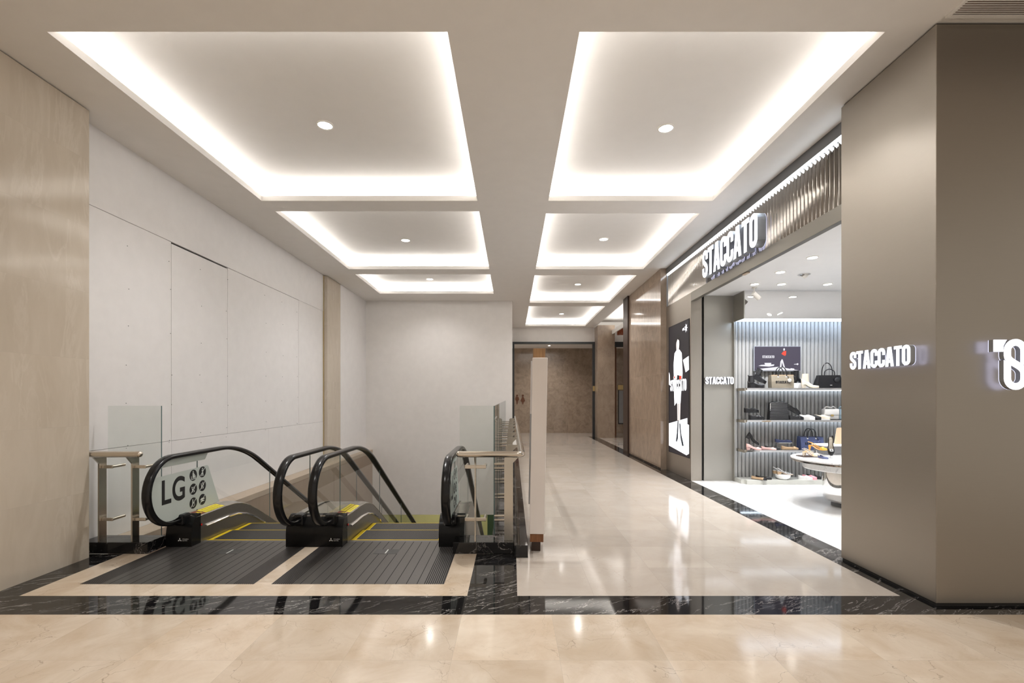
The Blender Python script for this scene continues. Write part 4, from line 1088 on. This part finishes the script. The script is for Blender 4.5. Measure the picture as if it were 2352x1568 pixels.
    if ornament == 'buckle':
        b = base(.76)+st+hgt(.76)
        MB().prism([[(-.016, -.020), (.016, -.020), (.016, .020), (-.016, .020)], [(-.008, -.012), (-.008, .012), (.008, .012), (.008, -.012)]], (.185, 0, b-.003), (1, 0, 0), (0, 1, 0), (0, 0, 1), 0, .006).build('buckle', G['white'], t)
    elif ornament == 'bow':
        b = base(.78)+st+hgt(.78)
        MB().ball((.192, .012, b), .012, 1, 1, .5, 10).ball((.192, -.012, b), .012, 1, 1, .5, 10).build('bow', G[upper], t, True)
    elif ornament == 'strap':
        u = .60; w = wid(u); b = base(u)+st; h = hgt(u)
        MB().tube([(u*L, -w*1.02, b+.01), (u*L, -w*.8, b+h*.86), (u*L, 0, b+h+.004), (u*L, w*.8, b+h*.86), (u*L, w*1.02, b+.01)], .006, 8).build('penny_strap', G[upper], t, True)
    elif ornament == 'toecap':
        rings = []
        for u in (.80, .84, .9, .95, .98, 1.0):
            b, w, h = base(u)+st, wid(u)*1.03+.001, hgt(u)*1.03+.001
            half = [(w, 0), (w*1.02, h*.3), (w*.98, h*.55), (w*.88, h*.76), (w*.70, h*.90), (w*.48, h*.97), (w*.25, h), (w*.08, h*1.005)]
            rings.append([(u*L, yy, b+zz) for yy, zz in half]+[(u*L, -yy, b+zz) for yy, zz in half[::-1]])
        MB().loft(rings).build('toe_cap', G['black'], t, True)
    return t
PX = lambda px, y: (px-VX)*y/F
def stand(label, x, y, z, h, w=.14):
    """clear display riser: foot, stem, tilted plate"""
    t = thing('shoe_stand', label, 'shoe stand', (x, y, z))
    MB().box(x-w/2, x+w/2, y-.04, y+.04, z, z+.004).build('foot', G['acrylic'], t)
    MB().tube([(x, y, z+.004), (x, y, z+h)], .006, 10).build('stem', M['chrome'], t, True)
    MB().box(x-w/2, x+w/2, y-.03, y+.03, z+h, z+h+.004).build('plate', G['acrylic'], t)
def riser(label, x0, x1, y0, y1, z0, z1, mat):
    t = thing('display_riser', label, 'display block', ((x0+x1)/2, (y0+y1)/2, z0))
    MB().box(x0, x1, y0, y1, z0, z1, .002).build('block', mat, t)
R = math.radians
# top shelf
Z = S1
shoe('ankle_boot', 'black ankle boot standing flat at the open end of the topmost shelf', 4.11, 8.36, Z, R(-14), 'chelsea', 'black', s=1.08, cat='boot')
stand('clear stand lifting the tilted black ankle boot on the topmost shelf', 4.36, 8.505, Z, .075)
shoe('ankle_boot', 'black ankle boot tilted toe down behind the flat black boot on the topmost shelf', 4.255, 8.505, Z+.185, R(-8), 'chelsea', 'black', pitch=R(27), s=1.02, cat='boot')
riser('white block under the black boot behind the cream boot', 4.98, 5.24, 8.46, 8.57, Z, Z+.09, M['shop_white'])
shoe('ankle_boot', 'black heeled boot on a white block behind the cream boot', 4.99, 8.51, Z+.09, R(-4), 'boot', 'black', s=1.0, cat='boot')
shoe('ankle_boot', 'cream block heeled ankle boot on the topmost shelf', 5.05, 8.36, Z, R(-10), 'boot', 'cream', 'pale_lining', 'cream', s=1.12, cat='boot')
def bag_tote(label, x, y, z, w, h, d, body, word_col, charm, yaw=0.0, logo=True):
    t = thing('tote_bag', label, 'handbag', (x, y, z), None, (0, 0, yaw), local=True)
    MB().loft([[(-w/2, -d/2, 0), (w/2, -d/2, 0), (w/2, d/2, 0), (-w/2, d/2, 0)], [(-w/2*1.03, -d/2*1.02, h*.5), (w/2*1.03, -d/2*1.02, h*.5), (w/2*1.03, d/2*1.02, h*.5), (-w/2*1.03, d/2*1.02, h*.5)],
               [(-w/2*1.02, -d*.36, h), (w/2*1.02, -d*.36, h), (w/2*1.02, d*.36, h), (-w/2*1.02, d*.36, h)]]).build('bag_body', G[body], t)
    MB().box(-w/2*1.025, w/2*1.025, -d*.37, -d*.35, h-.012, h+.003).build('top_edge', G['black' if body == 'denim' else 'tan'], t)
    for s in (-1, 1):
        yy = s*d*.38
        pts = [(-w*.19, yy, h-.05), (-w*.19, yy, h+.02), (-w*.16, yy, h+.08), (-w*.08, yy, h+.125), (0, yy, h+.135), (w*.08, yy, h+.125), (w*.16, yy, h+.08), (w*.19, yy, h+.02), (w*.19, yy, h-.05)]
        hd = MB().tube(smooth(pts), .0075, 10).build('handle', G['black'], t, True)
        for q in (-1, 1): MB().ball((q*w*.19, yy, h-.035), .016, 1, .5, 1.3, 10).build('handle_fitting', G['silver'], hd, True)
    if logo:
        m = MB(); flatword(m, 'STACCATO', (-w*.33, -d/2*1.03, h*.36), (1, 0, 0), (0, 0, 1), (0, -1, 0), w*.66, h*.19, .0, .002); m.build('lettering', G[word_col], t)
    if charm:
        c = MB().tube([(w*.24, -d*.42, h-.02), (w*.27, -d*.55, h*.72)], .004, 8).build('charm_cord', G['black'], t, True)
        MB().ball((w*.29, -d*.60, h*.58), .034, 1, .5, 1, 12).build('charm', G['silver' if body == 'canvas' else 'navy'], c, True)
    return t
bag_tote('beige canvas tote lettered STACCATO with black handles on the topmost shelf', 4.69, 8.355, Z, .36, .225, .15, 'canvas', 'black', True, R(-6))
def bag_satchel(label, x, y, z):
    t = thing('handbag', label, 'handbag', (x, y, z), None, (0, 0, R(-5)), local=True); w, h, d = .40, .225, .15
    MB().loft([[(-w/2, -d/2, 0), (w/2, -d/2, 0), (w/2, d/2, 0), (-w/2, d/2, 0)], [(-w/2*1.05, -d*.56, h*.3), (w/2*1.05, -d*.56, h*.3), (w/2*1.05, d*.56, h*.3), (-w/2*1.05, d*.56, h*.3)],
               [(-w*.44, -d*.3, h), (w*.44, -d*.3, h), (w*.44, d*.3, h), (-w*.44, d*.3, h)]]).build('bag_body', G['black'], t, True)
    for s, hh in ((-1, .105), (1, .22)):
        yy = s*d*.25; q = .085
        MB().tube(smooth([(-q, yy, h-.04), (-q, yy, h+hh*.4), (-q*.7, yy, h+hh*.8), (0, yy, h+hh), (q*.7, yy, h+hh*.8), (q, yy, h+hh*.4), (q, yy, h-.04)]), .0075, 10).build('handle', G['black'], t, True)
    MB().ball((.10, -d*.58, h*.62), .045, 1, .4, 1, 12).build('flower_charm', G['black_suede'], t, True)
    MB().box(-.015, .02, -d*.575, -d*.56, .045, .055).build('metal_tag', G['silver'], t)
bag_satchel('slouchy black handbag with tall handles beside the metal column on the topmost shelf', 5.56, 8.42, Z)
# middle shelf
Z = S2
riser('clear slab between the stacked black loafers', 4.14, 4.34, 8.34, 8.50, Z+.115, Z+.123, G['acrylic'])
shoe('loafer', 'black penny loafer on the lower level of the stacked pair on the middle shelf', 4.14, 8.38, Z, R(-10), 'loafer', 'black', 'black', ornament='strap', s=1.0)
shoe('loafer', 'black penny loafer resting on top of another loafer on the middle shelf', 4.10, 8.46, Z+.123, R(-6), 'loafer', 'black', 'black', ornament='strap', s=.98)
def bag_quilt(label, x, y, z):
    t = thing('handbag', label, 'handbag', (x, y, z), None, (0, 0, R(-4)), local=True); w, h, d = .32, .30, .12
    rings = []; n = 22
    for i in range(n+1):
        f = i/n; b = 1-.12*f; p = .004*(i % 2)
        rings.append([(-w/2*b, -d/2*(1-.4*f)-p, h*f), (w/2*b, -d/2*(1-.4*f)-p, h*f), (w/2*b, d/2*(1-.4*f)+p, h*f), (-w/2*b, d/2*(1-.4*f)+p, h*f)])
    MB().loft(rings).build('bag_body', G['black'], t)
    MB().box(-.016, .016, -d*.33, -d*.305, h-.045, h-.036).build('gold_plate', G['gold'], t)
    MB().box(-w*.47, -w*.435, -d*.40, -d*.37, h-.14, h-.015, .002).build('hang_tag', G['silver'], t)
    MB().tube([(-w*.40, 0, h-.01), (-w*.3, .02, h+.012), (0, .03, h+.004), (w*.3, .02, h+.012), (w*.40, 0, h-.01)], .007, 8).build('handle', G['black'], t, True)
bag_quilt('black quilted handbag with a small gold plate on the middle shelf', 4.66, 8.40, Z)
shoe('loafer', 'black slim loafer lying flat under the tilted buckled shoe', 4.83, 8.37, Z, R(-12), 'loafer', 'black', 'black', ornament='strap', s=.98)
stand('clear stand under the tilted black buckled shoe', 5.00, 8.51, Z, .075, .08)
shoe('loafer', 'black buckled shoe tilted toe down on a clear stand', 4.85, 8.48, Z+.20, R(-8), 'loafer', 'black', 'black', ornament='strap', pitch=R(30), s=1.02)
shoe('slip_on_shoe', 'white slip on sneaker between black shoes on the middle shelf', 5.06, 8.43, Z, R(-44), 'sneaker', 'white', 'black', 'white', s=.95)
shoe('slip_on_shoe', 'black slip on sneaker behind the white sneakers on the middle shelf', 5.20, 8.46, Z, R(-44), 'sneaker', 'black_suede', 'black', 'black', s=.90)
shoe('slip_on_shoe', 'pinkish white slip on sneaker next to the white handbag', 5.335, 8.45, Z, R(-44), 'sneaker', 'cream', 'black', 'white', s=.95)
def bag_flap(label, x, y, z, w, h, d, body, clasp=True):
    t = thing('handbag', label, 'handbag', (x, y, z), None, (0, 0, R(-6)), local=True)
    MB().box(-w/2, w/2, -d/2, d/2, 0, h, .02, 3).build('bag_body', G[body], t, True)
    MB().box(-w/2*.94, w/2*.94, -d/2-.010, -d/2+.002, h*.42, h*.98, .008, 3).build('flap', G[body], t, True)
    if clasp: MB().box(-.022, .022, -d/2-.018, -d/2-.008, h*.32, h*.48, .003).build('clasp', G['gold'], t)
    MB().tube(smooth([(-w*.42, 0, h-.01), (-w*.30, -.02, h+.035), (0, -.03, h+.02), (w*.2, .0, h+.04), (w*.42, 0, h-.01)]), .011, 10).build('strap', G[body], t, True)
bag_flap('white flap handbag with gold clasp on the middle shelf', 5.60, 8.43, Z, .25, .19, .11, 'white')
bag_flap('pale blue handbag half hidden by the metal column on the middle shelf', 5.85, 8.44, Z, .22, .19, .10, 'pale_blue', False)
# lowest shelf
Z = S3
shoe('pump', 'pink block heel pump at the open end of the lowest shelf', 4.09, 8.36, Z, R(-12), 'block', 'pink', 'lining', 'pink', 'bow', s=.98)
stand('clear stand under the tilted black pump with white buckle', 4.26, 8.50, Z, .09, .08)
shoe('pump', 'black block heel pump with white buckle tilted on a stand over the pink pump', 4.14, 8.49, Z+.20, R(-8), 'block', 'black_suede', 'lining', 'black', 'buckle', pitch=R(32), s=1.02)
shoe('pump', 'pink pump with bow turned towards the shop front on the lowest shelf', 4.37, 8.40, Z, R(-34), 'flat', 'pink', 'pale_lining', 'pink', 'bow', s=.95)
shoe('pump', 'black flat with small ornament beside the pink flat on the lowest shelf', 4.47, 8.47, Z, R(-30), 'flat', 'black_suede', 'lining', 'black', 'bow', s=.95)
riser('white ledge under the blue ballet flat', 4.70, 4.93, 8.42, 8.54, Z+.105, Z+.113, M['shop_white'])
riser('white back block holding the ledge under the blue ballet flat', 4.74, 4.90, 8.53, 8.57, Z, Z+.105, M['shop_white'])
shoe('ballet_flat', 'gathered navy blue ballet flat on a white ledge', 4.66, 8.48, Z+.113, R(-5), 'flat', 'navy', 'lining', 'navy', s=1.12)
shoe('ballet_flat', 'gathered tan ballet flat below the navy ballet flat', 4.71, 8.37, Z, R(-7), 'flat', 'tan', 'lining', 'tan', 'bow', s=1.12)
bag_tote('blue denim tote lettered STACCATO with black handles on the lowest shelf', 5.24, 8.42, Z, .37, .225, .15, 'denim', 'black', True, R(-5))
shoe('pump', 'navy pump mostly behind the table display on the lowest shelf', 5.46, 8.42, Z, R(-25), 'flat', 'navy', 'lining', 'navy', s=.95)
shoe('pump', 'black pump behind the table display next to the navy pump', 5.58, 8.46, Z, R(-25), 'flat', 'black', 'lining', 'black', s=.95)
# plinth
Z = SP
shoe('flat_shoe', 'tan flat with black toe cap on the floor plinth', 4.20, 8.40, Z, R(-42), 'flat', 'tan', 'lining', 'black', 'toecap', s=1.0)
shoe('flat_shoe', 'all black flat beside the tan flat on the floor plinth', 4.30, 8.45, Z, R(-28), 'flat', 'black', 'lining', 'black', 'toecap', s=1.0)
t = thing('display_bowl', 'white oval stand under the silver sandals on the floor plinth', 'display stand', (4.74, 8.38, Z))
MB().lathe([(.01, 0), (.075, 0), (.115, .04), (.125, .085), (.115, .09), (.01, .09)], (0, 0, 0), 32).build('bowl', M['shop_white'], t, True)
for c in t.children: c.location = (0, 0, 0); c.data.transform(Matrix.Translation(Vector((4.74, 8.38, Z))))
shoe('sandal', 'silver strappy sandal nearest the shop front on a white stand', 4.62, 8.35, Z+.09, R(-8), 'sandal', 'silver', 'white', 'tan', s=1.05)
shoe('sandal', 'silver strappy sandal behind its pair on a white stand', 4.60, 8.44, Z+.09, R(-4), 'sandal', 'silver', 'white', 'tan', s=1.05)
shoe('moccasin', 'white moccasin first in the row of three beside the table', 5.01, 8.39, Z, R(-34), 'loafer', 'white', 'white', 'white', 'strap', s=.88)
shoe('moccasin', 'bright pink moccasin between the white and black ones', 5.115, 8.44, Z, R(-34), 'loafer', 'bright_pink', 'bright_pink', 'bright_pink', 'strap', s=.88)
shoe('moccasin', 'black moccasin last in the row of three beside the table', 5.22, 8.48, Z, R(-32), 'loafer', 'black', 'black', 'black', 'strap', s=.88)
# goods on the round table
Z = TZ
t = thing('display_tray', 'dark tray under the cream slingbacks on the round table', 'tray', (4.24, 6.81, Z))
MB().box(4.10, 4.38, 6.74, 6.92, Z, Z+.012, .004).build('tray_plate', M['dark_wood'], t)
shoe('slingback', 'cream slingback nearest the table edge on the dark tray', 4.125, 6.80, Z+.012, R(-12), 'sling', 'cream', 'lining', 'pale_lining', 'bow', s=.84, toe='point')
shoe('slingback', 'cream slingback behind its pair on the dark tray', 4.20, 6.88, Z+.012, R(-14), 'sling', 'cream', 'lining', 'pale_lining', 'bow', s=.84, toe='point')
riser('grey display cube behind the mustard slingback', 4.60, 5.02, 7.06, 7.30, Z, Z+.125, M['trim_grey'])
riser('white slab on top of the grey display cube', 4.58, 5.05, 7.04, 7.32, Z+.125, Z+.145, M['shop_white'])
stand('clear stand under the mustard slingback on the table', 4.45, 7.00, Z, .070, .12)
shoe('slingback', 'mustard slingback raised on a clear stand', 4.33, 6.99, Z+.076, R(-8), 'sling', 'mustard', 'lining', 'mustard', 'bow', s=1.0, toe='point')
shoe('flat_shoe', 'small blue and tan flat pointing at the corridor on the table', 4.27, 6.66, Z, R(-96), 'flat', 'navy', 'mustard', 'tan', None, s=.85)
t = thing('display_plate', 'white plate under the standing black pump on the table', 'plate', (4.36, 6.44, Z))
MB().box(4.14, 4.60, 6.35, 6.47, Z, Z+.012, .003).build('plate_slab', M['shop_white'], t)
stand('clear stand holding the upright black pump on the table', 4.43, 6.66, Z, .10, .06)
shoe('pump', 'black pump with white buckle standing toe down beside the metal column', 4.385, 6.62, Z+.265, R(-112), 'pump', 'black', 'cream', 'black', 'buckle', pitch=R(60), s=1.0)
t = thing('display_card', 'tan upright card beside the metal column on the table', 'card', (4.95, 7.20, Z+.145))
MB().prism([[(4.84, Z+.145), (5.05, Z+.145), (5.05, Z+.40), (4.88, Z+.385)]], (0, 7.20, 0), (1, 0, 0), (0, 0, 1), (0, -1, 0), 0, .012).build('card_sheet', G['card'], t)
